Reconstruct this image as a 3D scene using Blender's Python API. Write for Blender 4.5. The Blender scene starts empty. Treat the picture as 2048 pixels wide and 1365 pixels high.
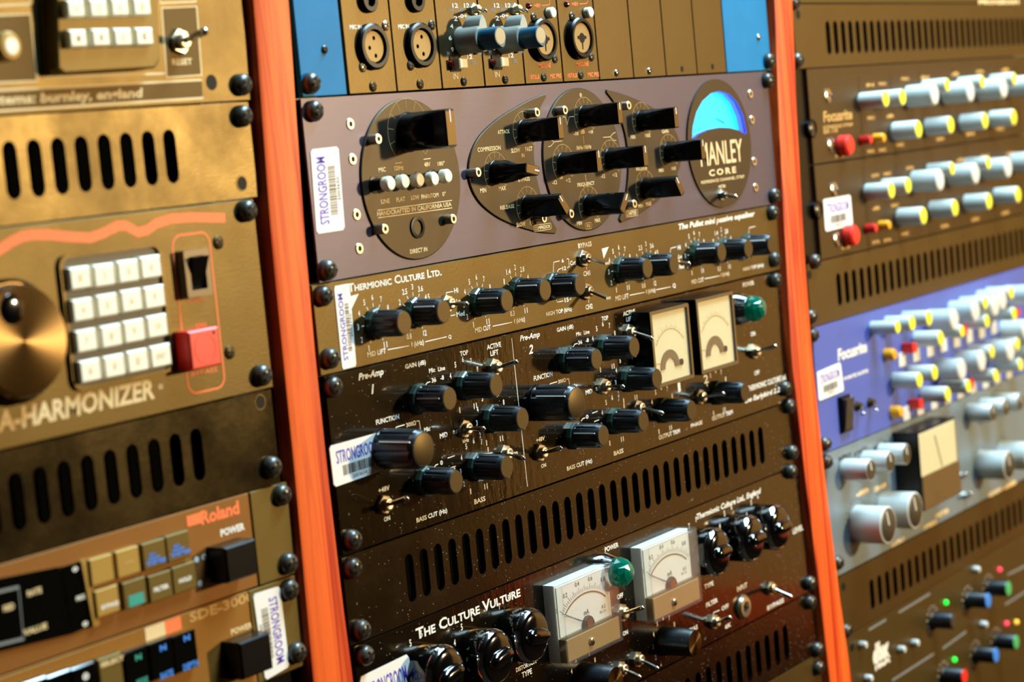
import bpy, bmesh, math, random
from mathutils import Vector, Matrix
random.seed(7)
S = 0.001            # the scene is described in millimetres
Z0 = 1.25            # height of the reference line (third unit boundary) above the floor
UH = 44.45           # one rack unit
scene = bpy.context.scene

# ------------------------------------------------------------------ camera, world, lights, exposure
F = 4029.8236
RV = (0.047732111, -0.953932803, -0.1350388)
TV = (-103.541582, -115.041869, 955.149584)
_th = math.sqrt(sum(a*a for a in RV)); _k = Vector(RV)/_th
RM = Matrix.Rotation(_th, 3, _k)
CC = -(RM.transposed() @ Vector(TV))            # camera centre in (x, down, into)
def w3(x, d, o): return Vector((x*S, -o*S, Z0 - d*S))
cam_d = bpy.data.cameras.new('camera'); cam = bpy.data.objects.new('camera', cam_d)
scene.collection.objects.link(cam); scene.camera = cam
def ax(v): return Vector((v[0], v[2], -v[1]))
_r, _u, _f = ax(RM[0]), -ax(RM[1]), ax(RM[2])
cam.matrix_world = Matrix(((_r.x, _u.x, -_f.x, CC[0]*S), (_r.y, _u.y, -_f.y, CC[2]*S), (_r.z, _u.z, -_f.z, Z0-CC[1]*S), (0, 0, 0, 1)))
cam_d.sensor_width = 36.0; cam_d.lens = F*36/2048
cam_d.clip_start = 0.05; cam_d.clip_end = 50
cam_d.dof.use_dof = True; cam_d.dof.focus_distance = 1.1; cam_d.dof.aperture_fstop = 8.0
cam_d.dof.aperture_blades = 9

world = bpy.data.worlds.new('room_air'); scene.world = world; world.use_nodes = True
bg = world.node_tree.nodes['Background']; bg.inputs[0].default_value = (0.30, 0.24, 0.17, 1); bg.inputs[1].default_value = 0.10

def lamp(name, kind, loc, power, col, size=0.1, target=None, sy=None):
    l = bpy.data.lights.new(name, kind); l.energy = power; l.color = col
    if kind == 'AREA':
        l.shape = 'RECTANGLE'; l.size = size; l.size_y = sy or size
    else: l.shadow_soft_size = size
    o = bpy.data.objects.new(name, l); scene.collection.objects.link(o); o.location = loc
    if target is not None: o.rotation_euler = (Vector(target)-Vector(loc)).to_track_quat('-Z', 'Y').to_euler()
    return o
KEY = lamp('warm_lamp', 'POINT', (1.255, -1.5, Z0+0.14), 152, (1.0, 0.77, 0.43), 0.055)
SKY = lamp('ceiling_window', 'AREA', (0.75, -0.40, Z0+1.2), 92, (0.52, 0.80, 1.0), 1.3, (0.35, -0.05, Z0-0.15), 0.45)
vs = scene.view_settings
vs.view_transform = 'Standard'; vs.look = 'None'; vs.gamma = 1.0; vs.use_curve_mapping = False; vs.exposure = 0.0

# ------------------------------------------------------------------ photograph pixel <-> rack plane
def pr(x, d, o):
    c = RM @ Vector((x, d, -o)) + Vector(TV)
    return (F*c[0]/c[2]+1024, F*c[1]/c[2]+682.5)
def at(px, py, out=0.0):
    v = RM.transposed() @ Vector(((px-1024)/F, (py-682.5)/F, 1.0))
    s = (-out-CC[2])/v[2]
    return (CC[0]+v[0]*s, CC[1]+v[1]*s)
def sc(px, py, out=0.0):
    x, d = at(px, py, out); a = pr(x, d, out); b = pr(x+1, d, out); c = pr(x, d+1, out)
    return (b[0]-a[0], c[1]-a[1])

# ------------------------------------------------------------------ materials
def lin(c):
    return tuple(((v/255)/12.92 if v/255 <= .04045 else ((v/255+.055)/1.055)**2.4) for v in c)
M = {}
def mat(name, col, rough=.5, metal=0, spec=.5, tint=None, var=.12, nscale=40, bump=0, bscale=200, emit=None, es=0,
        coat=0, crough=.08, trans=0, stretch=None, specks=0, aniso=0, rvar=0):
    m = bpy.data.materials.new(name); m.use_nodes = True; M[name] = m
    nt = m.node_tree; N = nt.nodes; L = nt.links; b = N['Principled BSDF']
    c = lin(col)
    tc = N.new('ShaderNodeTexCoord'); mp = N.new('ShaderNodeMapping'); L.new(tc.outputs['Object'], mp.inputs[0])
    if stretch: mp.inputs['Scale'].default_value = stretch
    nz = N.new('ShaderNodeTexNoise'); nz.inputs['Scale'].default_value = nscale; nz.inputs['Detail'].default_value = 4
    L.new(mp.outputs[0], nz.inputs['Vector'])
    mx = N.new('ShaderNodeMix'); mx.data_type = 'RGBA'
    mx.inputs[6].default_value = tuple(v*(1-var) for v in c)+(1,); mx.inputs[7].default_value = tuple(min(1, v*(1+var)) for v in c)+(1,)
    L.new(nz.outputs['Fac'], mx.inputs[0]); out = mx.outputs[2]
    if specks:
        vo = N.new('ShaderNodeTexVoronoi'); vo.inputs['Scale'].default_value = 420; L.new(tc.outputs['Object'], vo.inputs['Vector'])
        n2 = N.new('ShaderNodeTexNoise'); n2.inputs['Scale'].default_value = 26; L.new(tc.outputs['Object'], n2.inputs['Vector'])
        mu = N.new('ShaderNodeMath'); mu.operation = 'MULTIPLY'; L.new(n2.outputs['Fac'], mu.inputs[0]); mu.inputs[1].default_value = specks
        lt = N.new('ShaderNodeMath'); lt.operation = 'LESS_THAN'; L.new(vo.outputs['Distance'], lt.inputs[0]); L.new(mu.outputs[0], lt.inputs[1])
        m2 = N.new('ShaderNodeMix'); m2.data_type = 'RGBA'; L.new(lt.outputs[0], m2.inputs[0]); L.new(out, m2.inputs[6]); m2.inputs[7].default_value = (.5, .5, .45, 1)
        out = m2.outputs[2]
    L.new(out, b.inputs['Base Color'])
    if rvar:
        n3 = N.new('ShaderNodeTexNoise'); n3.inputs['Scale'].default_value = 22; n3.inputs['Detail'].default_value = 6; n3.inputs['Roughness'].default_value = .65; L.new(tc.outputs['Object'], n3.inputs['Vector'])
        r3 = N.new('ShaderNodeMapRange'); r3.inputs[1].default_value = .3; r3.inputs[2].default_value = .7; r3.inputs[3].default_value = rough-rvar; r3.inputs[4].default_value = rough+rvar
        L.new(n3.outputs['Fac'], r3.inputs[0]); L.new(r3.outputs[0], b.inputs['Roughness'])
    b.inputs['Roughness'].default_value = rough; b.inputs['Metallic'].default_value = metal
    b.inputs['Specular IOR Level'].default_value = spec
    if tint: b.inputs['Specular Tint'].default_value = tuple(lin(tint))+(1,)
    if aniso:
        b.inputs['Anisotropic'].default_value = aniso; tg = N.new('ShaderNodeTangent'); tg.direction_type = 'RADIAL'; tg.axis = 'Y'; L.new(tg.outputs[0], b.inputs['Tangent'])
    if coat: b.inputs['Coat Weight'].default_value = coat; b.inputs['Coat Roughness'].default_value = crough
    if trans: b.inputs['Transmission Weight'].default_value = trans
    if emit: b.inputs['Emission Color'].default_value = tuple(lin(emit))+(1,); b.inputs['Emission Strength'].default_value = es
    if bump:
        nb = N.new('ShaderNodeTexNoise'); nb.inputs['Scale'].default_value = bscale; nb.inputs['Detail'].default_value = 3
        L.new(mp.outputs[0], nb.inputs['Vector'])
        bp = N.new('ShaderNodeBump'); bp.inputs['Strength'].default_value = bump; bp.inputs['Distance'].default_value = .001
        L.new(nb.outputs['Fac'], bp.inputs['Height']); L.new(bp.outputs[0], b.inputs['Normal']); L.new(bp.outputs[0], b.inputs['Coat Normal'])
    return m
GOLD = (255, 212, 118)
mat('satin_steel', (30, 23, 11), .43, tint=GOLD, spec=1.0, bump=.08, bscale=900, var=.35, nscale=14, rvar=0.09)
mat('warm_lit_steel', (42, 29, 10), .45, tint=GOLD, spec=.85, bump=.06, bscale=900, var=.2, nscale=14, rvar=.04)  # browner copy of satin_steel; its base carries the missing warm light
mat('module_metal', (34, 26, 12), .44, tint=GOLD, spec=.85, bump=.05, bscale=700, var=.2, rvar=.03)
mat('processor_face', (42, 33, 13), .45, tint=GOLD, spec=.9, bump=.06, bscale=700, var=.15, rvar=0.04)
mat('equaliser_face', (38, 27, 9), .47, tint=GOLD, spec=1.0, bump=.05, bscale=600, var=.15, rvar=0.04)
mat('gloss_black', (4, 3, 2), .22, tint=GOLD, spec=.45, bump=.13, bscale=90, stretch=(1.8, 1, .7), coat=.7, crough=.06, specks=.15)
mat('vent_black', (9, 6, 3), .25, tint=GOLD, spec=.5, bump=.05, bscale=300, coat=.3, crough=.12, specks=.15, rvar=0.05)
mat('vent_worn', (12, 9, 4), .27, tint=GOLD, spec=.5, bump=.05, bscale=300, var=.5, nscale=25, rvar=0.08)
mat('mauve_aluminium', (82, 73, 86), .42, metal=.5, bump=.05, bscale=500, stretch=(1, 1, 30), var=.12)
mat('disc_grey', (26, 22, 18), .47, tint=(255, 222, 165), spec=.5, var=.1)
mat('cheek_blue', (8, 114, 162), .55, spec=.18, var=.15, nscale=60)
mat('knob_black', (13, 19, 24), .38, spec=.65, bump=.05, bscale=900, specks=.12)
mat('knob_gloss', (4, 4, 5), .12, spec=.6, coat=.5, crough=.03)
mat('knob_cap', (32, 24, 15), .47, tint=GOLD, spec=.65, bump=.05, bscale=1500)
mat('knob_skirt', (54, 76, 64), .2, spec=.8, coat=.4)
mat('bar_knob', (2, 2, 2), .25, spec=.3)
mat('bar_knob_lit_end', (84, 62, 34), .4, metal=.3, tint=GOLD)  # gold-brown end of a black knob, warm lamp light put into colour
mat('screw_black', (74, 70, 60), .34, metal=.3, spec=.8, bump=.1, bscale=600)
mat('recess_black', (2, 2, 2), .6, spec=.2)
mat('nickel', (205, 200, 190), .22, metal=1)
mat('brass', (204, 188, 160), .36, metal=1)
mat('chrome', (225, 228, 230), .1, metal=1)
mat('print_white', (238, 234, 222), .6, var=.03)
mat('print_cream', (235, 205, 150), .6, var=.05)
mat('print_gold', (196, 150, 80), .6, var=.05)
mat('print_orange', (255, 120, 60), .6, var=.05)
mat('print_grey', (120, 125, 125), .6, var=.05)
mat('print_purple', (92, 70, 190), .6, var=.1)
mat('print_blue', (40, 130, 230), .6, var=.05)
mat('print_teal', (20, 150, 130), .6, var=.05)
mat('print_black', (30, 26, 24), .6, var=.05)
mat('print_brown', (120, 90, 40), .6, var=.05)
mat('print_dark', (60, 46, 24), .5, var=.05)
mat('box_brown', (88, 64, 34), .6, tint=GOLD, var=.06)
mat('parchment', (176, 152, 112), .55, var=.05)
mat('paper_white', (240, 236, 228), .55, var=.03, coat=.2)
mat('ivory', (240, 232, 205), .45, var=.03)
mat('button_white', (244, 236, 212), .5, var=.02)
mat('void', (1, 1, 1), .9, spec=.05)
mat('rubber_black', (4, 4, 4), .3, spec=.25)
mat('red_plastic', (235, 42, 28), .4, var=.05)
mat('amber_plastic', (250, 165, 15), .4, var=.05)
mat('grey_plastic', (204, 208, 200), .38, var=.05)
mat('marconi_grey', (150, 152, 140), .45, var=.06)
mat('marconi_blue', (5, 80, 104), .35, var=.06)
mat('yellow_cap', (240, 228, 60), .45, var=.04)
mat('pale_cap', (205, 205, 200), .45, var=.04)
mat('console_face', (46, 32, 17), .48, tint=GOLD, spec=.55, var=.15)
mat('royal_blue', (76, 90, 168), .5, spec=.4, var=.08)
mat('silver_face', (118, 132, 140), .42, metal=.3, var=.1)
mat('silver_knob', (212, 214, 206), .35, metal=.15, bump=.05, bscale=600, stretch=(1, 30, 1))
mat('dark_cap', (52, 46, 32), .4, spec=.6)
mat('olive_face', (52, 42, 18), .45, tint=GOLD, spec=.7, var=.15)
mat('brown_face', (128, 78, 36), .48, tint=GOLD, spec=.5, var=.1)
mat('tan_face', (140, 92, 38), .48, tint=GOLD, spec=.5, var=.1)
mat('ear_olive', (86, 68, 30), .48, tint=GOLD, spec=.6, var=.15)
mat('button_olive', (92, 74, 34), .45, tint=GOLD, spec=.5, var=.1)
mat('button_tan', (165, 128, 62), .45, tint=GOLD, spec=.5, var=.1)
mat('display_glass', (8, 7, 5), .08, spec=.6, coat=.6)
mat('meter_cream', (235, 222, 180), .55, var=.03)
mat('meter_white', (236, 234, 228), .5, var=.02)
mat('meter_bronze', (150, 120, 76), .42, tint=GOLD)
mat('meter_frame', (100, 76, 42), .4, metal=.2)
mat('copper', (190, 120, 50), .3, metal=1)
mat('wheel_metal', (92, 72, 44), .3, metal=1, aniso=.85)
mat('jewel_green', (0, 104, 80), .1, spec=.7, trans=.3, emit=(0, 120, 88), es=.15, coat=.4)
mat('lamp_green', (20, 220, 60), .3, emit=(10, 230, 60), es=2.0)
mat('lamp_red', (250, 60, 80), .3, emit=(255, 60, 90), es=1.6)
mat('lamp_amber', (250, 190, 60), .3, emit=(255, 190, 60), es=1.4)
mat('lamp_dull_red', (120, 10, 10), .2, coat=.5)
mat('meter_glow', (0, 150, 220), .4, emit=(0, 200, 255), es=2.0)
mat('rim_spill_glow', (110, 120, 240), .35, emit=(105, 110, 255), es=.9)  # rim is no lamp; emission stands in for spill from the lit face
mat('cap_blue', (50, 130, 220), .4, var=.05)
mat('cap_green', (70, 170, 100), .4, var=.05)
def acrylic():
    m = bpy.data.materials.new('clear_acrylic'); m.use_nodes = True; M['clear_acrylic'] = m
    nt = m.node_tree; N = nt.nodes; L = nt.links; N.remove(N['Principled BSDF'])
    t = N.new('ShaderNodeBsdfTransparent'); t.inputs[0].default_value = (.94, .95, .94, 1)
    g = N.new('ShaderNodeBsdfGlossy'); g.inputs['Roughness'].default_value = .12; g.inputs[0].default_value = (1, 1, 1, 1)
    d = N.new('ShaderNodeBsdfDiffuse'); d.inputs[0].default_value = (.8, .82, .8, 1)
    nz = N.new('ShaderNodeTexNoise'); nz.inputs['Scale'].default_value = 300
    lw = N.new('ShaderNodeLayerWeight'); lw.inputs[0].default_value = .35
    fr = N.new('ShaderNodeMapRange'); L.new(lw.outputs['Facing'], fr.inputs[0]); fr.inputs[3].default_value = .03; fr.inputs[4].default_value = .16
    m1 = N.new('ShaderNodeMixShader'); L.new(fr.outputs[0], m1.inputs[0]); L.new(t.outputs[0], m1.inputs[1]); L.new(g.outputs[0], m1.inputs[2])
    mr = N.new('ShaderNodeMapRange'); L.new(nz.outputs['Fac'], mr.inputs[0]); mr.inputs[3].default_value = .0; mr.inputs[4].default_value = .05
    m2 = N.new('ShaderNodeMixShader'); L.new(mr.outputs[0], m2.inputs[0]); L.new(m1.outputs[0], m2.inputs[1]); L.new(d.outputs[0], m2.inputs[2])
    L.new(m2.outputs[0], N['Material Output'].inputs[0])
acrylic()
def wood():
    m = bpy.data.materials.new('orange_wood'); m.use_nodes = True; M['orange_wood'] = m
    nt = m.node_tree; N = nt.nodes; L = nt.links; b = N['Principled BSDF']
    tc = N.new('ShaderNodeTexCoord'); mp = N.new('ShaderNodeMapping'); mp.inputs['Scale'].default_value = (1, 1, .035)
    L.new(tc.outputs['Object'], mp.inputs[0])
    nz = N.new('ShaderNodeTexNoise'); nz.inputs['Scale'].default_value = 95; nz.inputs['Detail'].default_value = 5; nz.inputs['Distortion'].default_value = 1.4
    L.new(mp.outputs[0], nz.inputs['Vector'])
    cr = N.new('ShaderNodeValToRGB'); e = cr.color_ramp.elements
    e[0].position = .36; e[0].color = lin((180, 36, 2))+(1,); e[1].position = .56; e[1].color = lin((252, 104, 32))+(1,)
    L.new(nz.outputs['Fac'], cr.inputs[0]); L.new(cr.outputs[0], b.inputs['Base Color'])
    b.inputs['Roughness'].default_value = .5; b.inputs['Specular IOR Level'].default_value = .3
    bp = N.new('ShaderNodeBump'); bp.inputs['Strength'].default_value = .1; bp.inputs['Distance'].default_value = .001
    L.new(nz.outputs['Fac'], bp.inputs['Height']); L.new(bp.outputs[0], b.inputs['Normal'])
wood()

# ------------------------------------------------------------------ mesh builder, local axes: x right, o out of the panel, d down (mm)
def circ(r, n=24, x=0, d=0, a0=0): return [(x+r*math.cos(a0+2*math.pi*i/n), d+r*math.sin(a0+2*math.pi*i/n)) for i in range(n)]
def stadium(x, d0, d1, w, n=5):
    r = w/2; p = []
    for i in range(n+1): a = math.pi+math.pi*i/n; p.append((x+r*math.cos(a), d0+r+r*math.sin(a)))
    for i in range(n+1): a = math.pi*i/n; p.append((x+r*math.cos(a), d1-r+r*math.sin(a)))
    return p
def rrect(x0, x1, d0, d1, r, n=4):
    p = []
    for cx, cy, a in ((x1-r, d1-r, 0), (x0+r, d1-r, 90), (x0+r, d0+r, 180), (x1-r, d0+r, 270)):
        for i in range(n+1): t = math.radians(a+90*i/n); p.append((cx+r*math.cos(t), cy+r*math.sin(t)))
    return p
class MB:
    def __init__(s): s.v = []; s.f = []; s.m = []
    def add(s, vs, fs, mi=0):
        k = len(s.v); s.v += vs; s.f += [tuple(i+k for i in f) for f in fs]; s.m += [mi]*len(fs); return s
    def loft(s, secs, mi=0, cap0=True, cap1=True):       # secs: [(outline, o)]
        n = len(secs[0][0]); vs = [(p[0], o, p[1]) for pl, o in secs for p in pl]; fs = []
        for k in range(len(secs)-1):
            for i in range(n): j = (i+1) % n; fs.append((k*n+i, k*n+j, (k+1)*n+j, (k+1)*n+i))
        if cap0: fs.append(tuple(range(n)))
        if cap1: fs.append(tuple((len(secs)-1)*n+i for i in range(n)))
        return s.add(vs, fs, mi)
    def lathe(s, prof, n=24, x=0, d=0, mi=0, o=0):
        return s.loft([(circ(max(r, .01), n, x, d), o+oo) for r, oo in prof], mi)
    def prism(s, poly, o0, o1, mi=0, ch=0):
        if ch:
            cx = sum(p[0] for p in poly)/len(poly); cd = sum(p[1] for p in poly)/len(poly)
            def ins(p):
                l = math.hypot(p[0]-cx, p[1]-cd) or 1; k = max(0, 1-ch*1.3/l); return (cx+(p[0]-cx)*k, cd+(p[1]-cd)*k)
            return s.loft([(poly, o0), (poly, o1-ch), ([ins(p) for p in poly], o1)], mi)
        return s.loft([(poly, o0), (poly, o1)], mi)
    def box(s, x0, x1, d0, d1, o0, o1, mi=0, ch=0):
        if ch:
            return s.loft([([(x0, d0), (x1, d0), (x1, d1), (x0, d1)], o0), ([(x0, d0), (x1, d0), (x1, d1), (x0, d1)], o1-ch),
                           ([(x0+ch, d0+ch), (x1-ch, d0+ch), (x1-ch, d1-ch), (x0+ch, d1-ch)], o1)], mi)
        return s.prism([(x0, d0), (x1, d0), (x1, d1), (x0, d1)], o0, o1, mi)
    def tube(s, p, q, r0, r1, n=10, mi=0):               # p, q: (x, o, d)
        a, b = Vector(p), Vector(q); t = (b-a).normalized(); u = t.orthogonal().normalized(); w = t.cross(u)
        vs = []
        for c, r in ((a, r0), (b, r1)):
            for i in range(n): g = 2*math.pi*i/n; e = c+(u*math.cos(g)+w*math.sin(g))*r; vs.append(tuple(e))
        fs = [(i, (i+1) % n, n+(i+1) % n, n+i) for i in range(n)]+[tuple(range(n)), tuple(range(n, 2*n))]
        return s.add(vs, fs, mi)
    def ball(s, c, r, n=10, k=6, mi=0):
        vs = []; fs = []
        for j in range(k+1):
            ph = math.pi*j/k
            for i in range(n):
                g = 2*math.pi*i/n; vs.append((c[0]+r*max(math.sin(ph), .02)*math.cos(g), c[1]+r*math.cos(ph), c[2]+r*max(math.sin(ph), .02)*math.sin(g)))
        for j in range(k):
            for i in range(n): fs.append((j*n+i, j*n+(i+1) % n, (j+1)*n+(i+1) % n, (j+1)*n+i))
        fs += [tuple(range(n)), tuple(range(k*n, k*n+n))]
        return s.add(vs, fs, mi)
    def plate(s, outline, holes, o0, o1, mi=0):
        bm = bmesh.new()
        for lp in [outline]+holes:
            vv = [bm.verts.new((p[0], 0, p[1])) for p in lp]
            for i in range(len(vv)): bm.edges.new((vv[i], vv[(i+1) % len(vv)]))
        bm.verts.ensure_lookup_table()
        bmesh.ops.triangle_fill(bm, use_beauty=True, use_dissolve=False, edges=bm.edges[:], normal=(0, 1, 0))
        bm.verts.index_update(); fl = [[v.index for v in f.verts] for f in bm.faces]; vs0 = [(v.co.x, v.co.z) for v in bm.verts]; bm.free()
        n = len(vs0); s.add([(x, o1, d) for x, d in vs0], fl, mi); s.add([(x, o0, d) for x, d in vs0], fl, mi)
        for lp in [outline]+holes: s.loft([(lp, o0), (lp, o1)], mi, False, False)
        return s
    def ring(s, pts, w, o, mi=0, closed=False):          # flat printed line of width w
        n = len(pts); fs = []; vs = []
        for i, p in enumerate(pts):
            a = pts[i-1] if (i or closed) else p; b = pts[(i+1) % n] if (i < n-1 or closed) else p
            tx, td = b[0]-a[0], b[1]-a[1]; l = math.hypot(tx, td) or 1
            nx, nd = -td/l*w/2, tx/l*w/2
            vs += [(p[0]+nx, o, p[1]+nd), (p[0]-nx, o, p[1]-nd)]
        for i in range(n if closed else n-1): j = (i+1) % n; fs.append((2*i, 2*i+1, 2*j+1, 2*j))
        return s.add(vs, fs, mi)
    def mesh(s, name, mats, smooth=35):
        me = bpy.data.meshes.new(name); me.from_pydata([(x*S, -o*S, -d*S) for x, o, d in s.v], [], s.f)
        for m in (mats if isinstance(mats, (list, tuple)) else [mats]): me.materials.append(M[m])
        me.polygons.foreach_set('material_index', s.m)
        bm = bmesh.new(); bm.from_mesh(me); bmesh.ops.remove_doubles(bm, verts=bm.verts, dist=1e-6)
        bmesh.ops.recalc_face_normals(bm, faces=bm.faces); bm.to_mesh(me); bm.free()
        if smooth:
            me.polygons.foreach_set('use_smooth', [True]*len(me.polygons)); me.set_sharp_from_angle(angle=math.radians(smooth))
        me.update(); return me
# text glyphs: outlines of the built-in font as flat triangles, box-normalised
_tc = {}
def glyphs(t, bold=0.0, shear=0.0, caps=False, sp=1.0):
    k = (t, bold, shear, caps, sp)
    if k not in _tc:
        c = bpy.data.curves.new('t', 'FONT'); c.body = t; c.offset = bold; c.shear = shear; c.space_character = sp; c.resolution_u = 2
        if caps:
            c.small_caps_scale = .74
            for i, ch in enumerate(t):
                if ch.islower(): c.body_format[i].use_small_caps = True
        o = bpy.data.objects.new('t', c); me = bpy.data.meshes.new_from_object(o)
        vs = [(v.co.x, v.co.y) for v in me.vertices]; fs = [tuple(p.vertices) for p in me.polygons]
        bpy.data.objects.remove(o); bpy.data.meshes.remove(me); bpy.data.curves.remove(c)
        x0 = min(v[0] for v in vs); x1 = max(v[0] for v in vs); y0 = min(v[1] for v in vs); y1 = max(v[1] for v in vs)
        _tc[k] = ([((x-x0)/(x1-x0 or 1), (y1-y)/(y1-y0 or 1)) for x, y in vs], fs)
    return _tc[k]
_mesh = {}
def cached(key, fn, mats, smooth=35):
    if key not in _mesh: _mesh[key] = fn().mesh(key[0] if isinstance(key, tuple) else key, mats, smooth)
    return _mesh[key]
def link(name, me, parent, loc=(0, 0, 0), ang=0):
    o = bpy.data.objects.new(name, me); scene.collection.objects.link(o)
    if parent: o.parent = parent
    o.location = loc; o.rotation_euler = (0, ang, 0); return o

class Unit:
    def __init__(s, name, label, cat, x, d, group=None):
        s.e = bpy.data.objects.new(name, None); s.e.empty_display_size = .02; scene.collection.objects.link(s.e)
        s.x, s.d = x, d; s.e.location = w3(x, d, 0); s.e['label'] = label; s.e['category'] = cat
        if group: s.e['group'] = group
        s.let = {}
    def loc(s, x, d, o=0): return ((x-s.x)*S, -o*S, (s.d-d)*S)
    def part(s, name, mb, mats, x, d=None, o=0, ang=0, smooth=35, label=None):
        if d is None: x, d = mats, x                      # a ready-made mesh needs no material argument
        ob = link(name, mb.mesh(name, mats, smooth) if isinstance(mb, MB) else mb, s.e, s.loc(x, d, o), ang)
        if label: ob['label'] = label
        return ob
    def ink(s, col):
        if col not in s.let: s.let[col] = MB()
        return s.let[col]
    # printed lettering (panel coordinates relative to the unit origin)
    def T(s, t, px, py, w, h, col='print_white', o=.12, bold=0, shear=0, caps=False, out=0, sp=1.0):
        bold += .012
        x, d = at(px, py, out); kx, kd = sc(px, py, out); W = w/kx; H = h/kd
        vs, fs = glyphs(t, bold, shear, caps, sp)
        s.ink(col).add([(x-s.x-W/2+u*W, out+o, d-s.d-H/2+v*H) for u, v in vs], fs)
    def Tm(s, t, x, d, W, H, col='print_white', o=.12, bold=.018, shear=0):
        vs, fs = glyphs(t, bold, shear)
        s.ink(col).add([(x-s.x-W/2+u*W, o, d-s.d-H/2+v*H) for u, v in vs], fs)
    def line(s, pts, wmm=.45, col='print_white', o=.12, out=0, closed=False):
        p = [at(a, b, out) for a, b in pts]
        s.ink(col).ring([(x-s.x, d-s.d) for x, d in p], wmm, out+o, 0, closed)
    def linem(s, pts, wmm=.3, col='print_white', o=.12, closed=False):
        s.ink(col).ring([(x-s.x, d-s.d) for x, d in pts], wmm, o, 0, closed)
    def done(s):
        for c, mb in s.let.items():
            if mb.f: s.part('printed_lettering', mb, c, s.x, s.d, smooth=0)['kind'] = 'stuff'

def quad(pts, out): return [at(a, b, out) for a, b in pts]

# ------------------------------------------------------------------ repeated small parts
def m_screw():
    b = MB(); b.lathe([(4.4, 0), (5.0, .2), (5.2, 1.2), (5.0, 2.6), (4.2, 4.0), (2.9, 4.9), (1.5, 5.3), (0, 5.4)], 20); return b
def m_cross(a=1.7, t=.42, o0=4.2, o1=5.45):
    b = MB(); p = [(-t, -a), (t, -a), (t, -t), (a, -t), (a, t), (t, t), (t, a), (-t, a), (-t, t), (-a, t), (-a, -t), (-t, -t)]
    b.prism(p, o0, o1); return b
def rack_screw(u, px, py, ang=None):
    x, d = at(px, py, 5.2)
    o = link('rack_screw', cached('rack_screw', m_screw, 'screw_black'), u.e, u.loc(x, d), random.uniform(0, 1.5) if ang is None else ang)
    link('screw_recess', cached('screw_recess', lambda: m_cross(2.7, .75, 3.6, 5.5), 'recess_black'), o)
def small_screw(u, px, py, r=2.6, m='nickel', ang=None, slot=False):
    x, d = at(px, py, 1.0); k = round(r, 1)
    o = link('screw', cached(('screw', k, m), lambda: MB().lathe([(k, 0), (k, .5), (k*.8, 1.0), (k*.4, 1.25), (0, 1.3)], 16), m), u.e, u.loc(x, d), random.uniform(0, 1.5) if ang is None else ang)
    link('screw_recess', cached(('screw_recess', k, slot), (lambda: MB().box(-k*.8, k*.8, -k*.13, k*.13, .8, 1.35)) if slot else (lambda: m_cross(k*.55, k*.15, .8, 1.4)), 'recess_black'), o)
def hole(u, px, py, r=3.2, rim=True):
    x, d = at(px, py, 0)
    o = link('mounting_hole', cached(('mounting_hole', r), lambda: MB().lathe([(r, 0), (r, .08), (0, .09)], 16), 'recess_black'), u.e, u.loc(x, d))
    if rim: link('hole_rim', cached(('hole_rim', r), lambda: MB().plate(circ(r*1.18, 16), [circ(r, 16)], 0, .2), 'satin_steel'), o)
def socket_screw(u, px, py, r=3.0, h=3.5, m='brass'):
    x, d = at(px, py, h)
    o = link('socket_screw', cached(('socket_screw', r, h, m), lambda: MB().loft([(circ(r, 18), 0), (circ(r, 18), h-.4), (circ(r*.88, 18), h), (circ(r*.5, 18), h), (circ(r*.5, 18), h-1)], 0, True, True), m), u.e, u.loc(x, d))
    link('hex_socket', cached(('hex_socket', r, h), lambda: MB().prism(circ(r*.5, 6), h-.6, h+.03), 'recess_black'), o)
def toggle(u, px, py, tx, ty, to=17, r=4.6, nm='brass', lm='nickel', flat=False, ball=1.5):
    x, d = at(px, py, 3.5); b = MB(); b.prism(circ(r*1.12, 6, a0=.3), 0, 2.2, 0, .3); b.lathe([(r*.7, 2.2), (r*.7, 4.6), (r*.55, 5.0), (r*.45, 5.0), (0, 4.4)], 16)
    o = u.part('toggle_nut', b, nm, x, d)
    a, c = at(tx, ty, to); dx, dd = a-x, c-d; l = MB()
    if flat:
        v = Vector((dx, to-4, dd)); sx = Vector((0, 0, 1)).cross(v).normalized()*1.9
        P = Vector((0, 4, 0)); Q = Vector((dx, to, dd)); z = Vector((0, 0, .75)); vs = [P-sx*.5-z, P+sx*.5-z, P+sx*.5+z, P-sx*.5+z, Q-sx-z, Q+sx-z, Q+sx+z, Q-sx+z]
        l.add([tuple(q) for q in vs], [(0, 1, 2, 3), (4, 5, 6, 7), (0, 1, 5, 4), (1, 2, 6, 5), (2, 3, 7, 6), (3, 0, 4, 7)])
    else:
        l.tube((0, 3.6, 0), (dx, to, dd), ball*.62, ball*.95); l.ball((dx, to, dd), ball)
    me = l.mesh('lever', lm); link('lever', me, o)
def fluted(R, L, skirt):
    b = MB(); n = 48; z = 3.2 if skirt else 0.4
    def body(k, fl): return [(R*k*(1-fl*(1 if (i % 4 == 0) else 0))*math.cos(2*math.pi*i/n), R*k*(1-fl*(1 if (i % 4 == 0) else 0))*math.sin(2*math.pi*i/n)) for i in range(n)]
    b.loft([(body(1, 0), z), (body(1, 0), z+1), (body(1, .08), z+1.4), (body(.97, .08), L-2.6), (body(.93, 0), L-2.2), (body(.85, 0), L-.3), (body(.83, 0), L)]); return b
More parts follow.
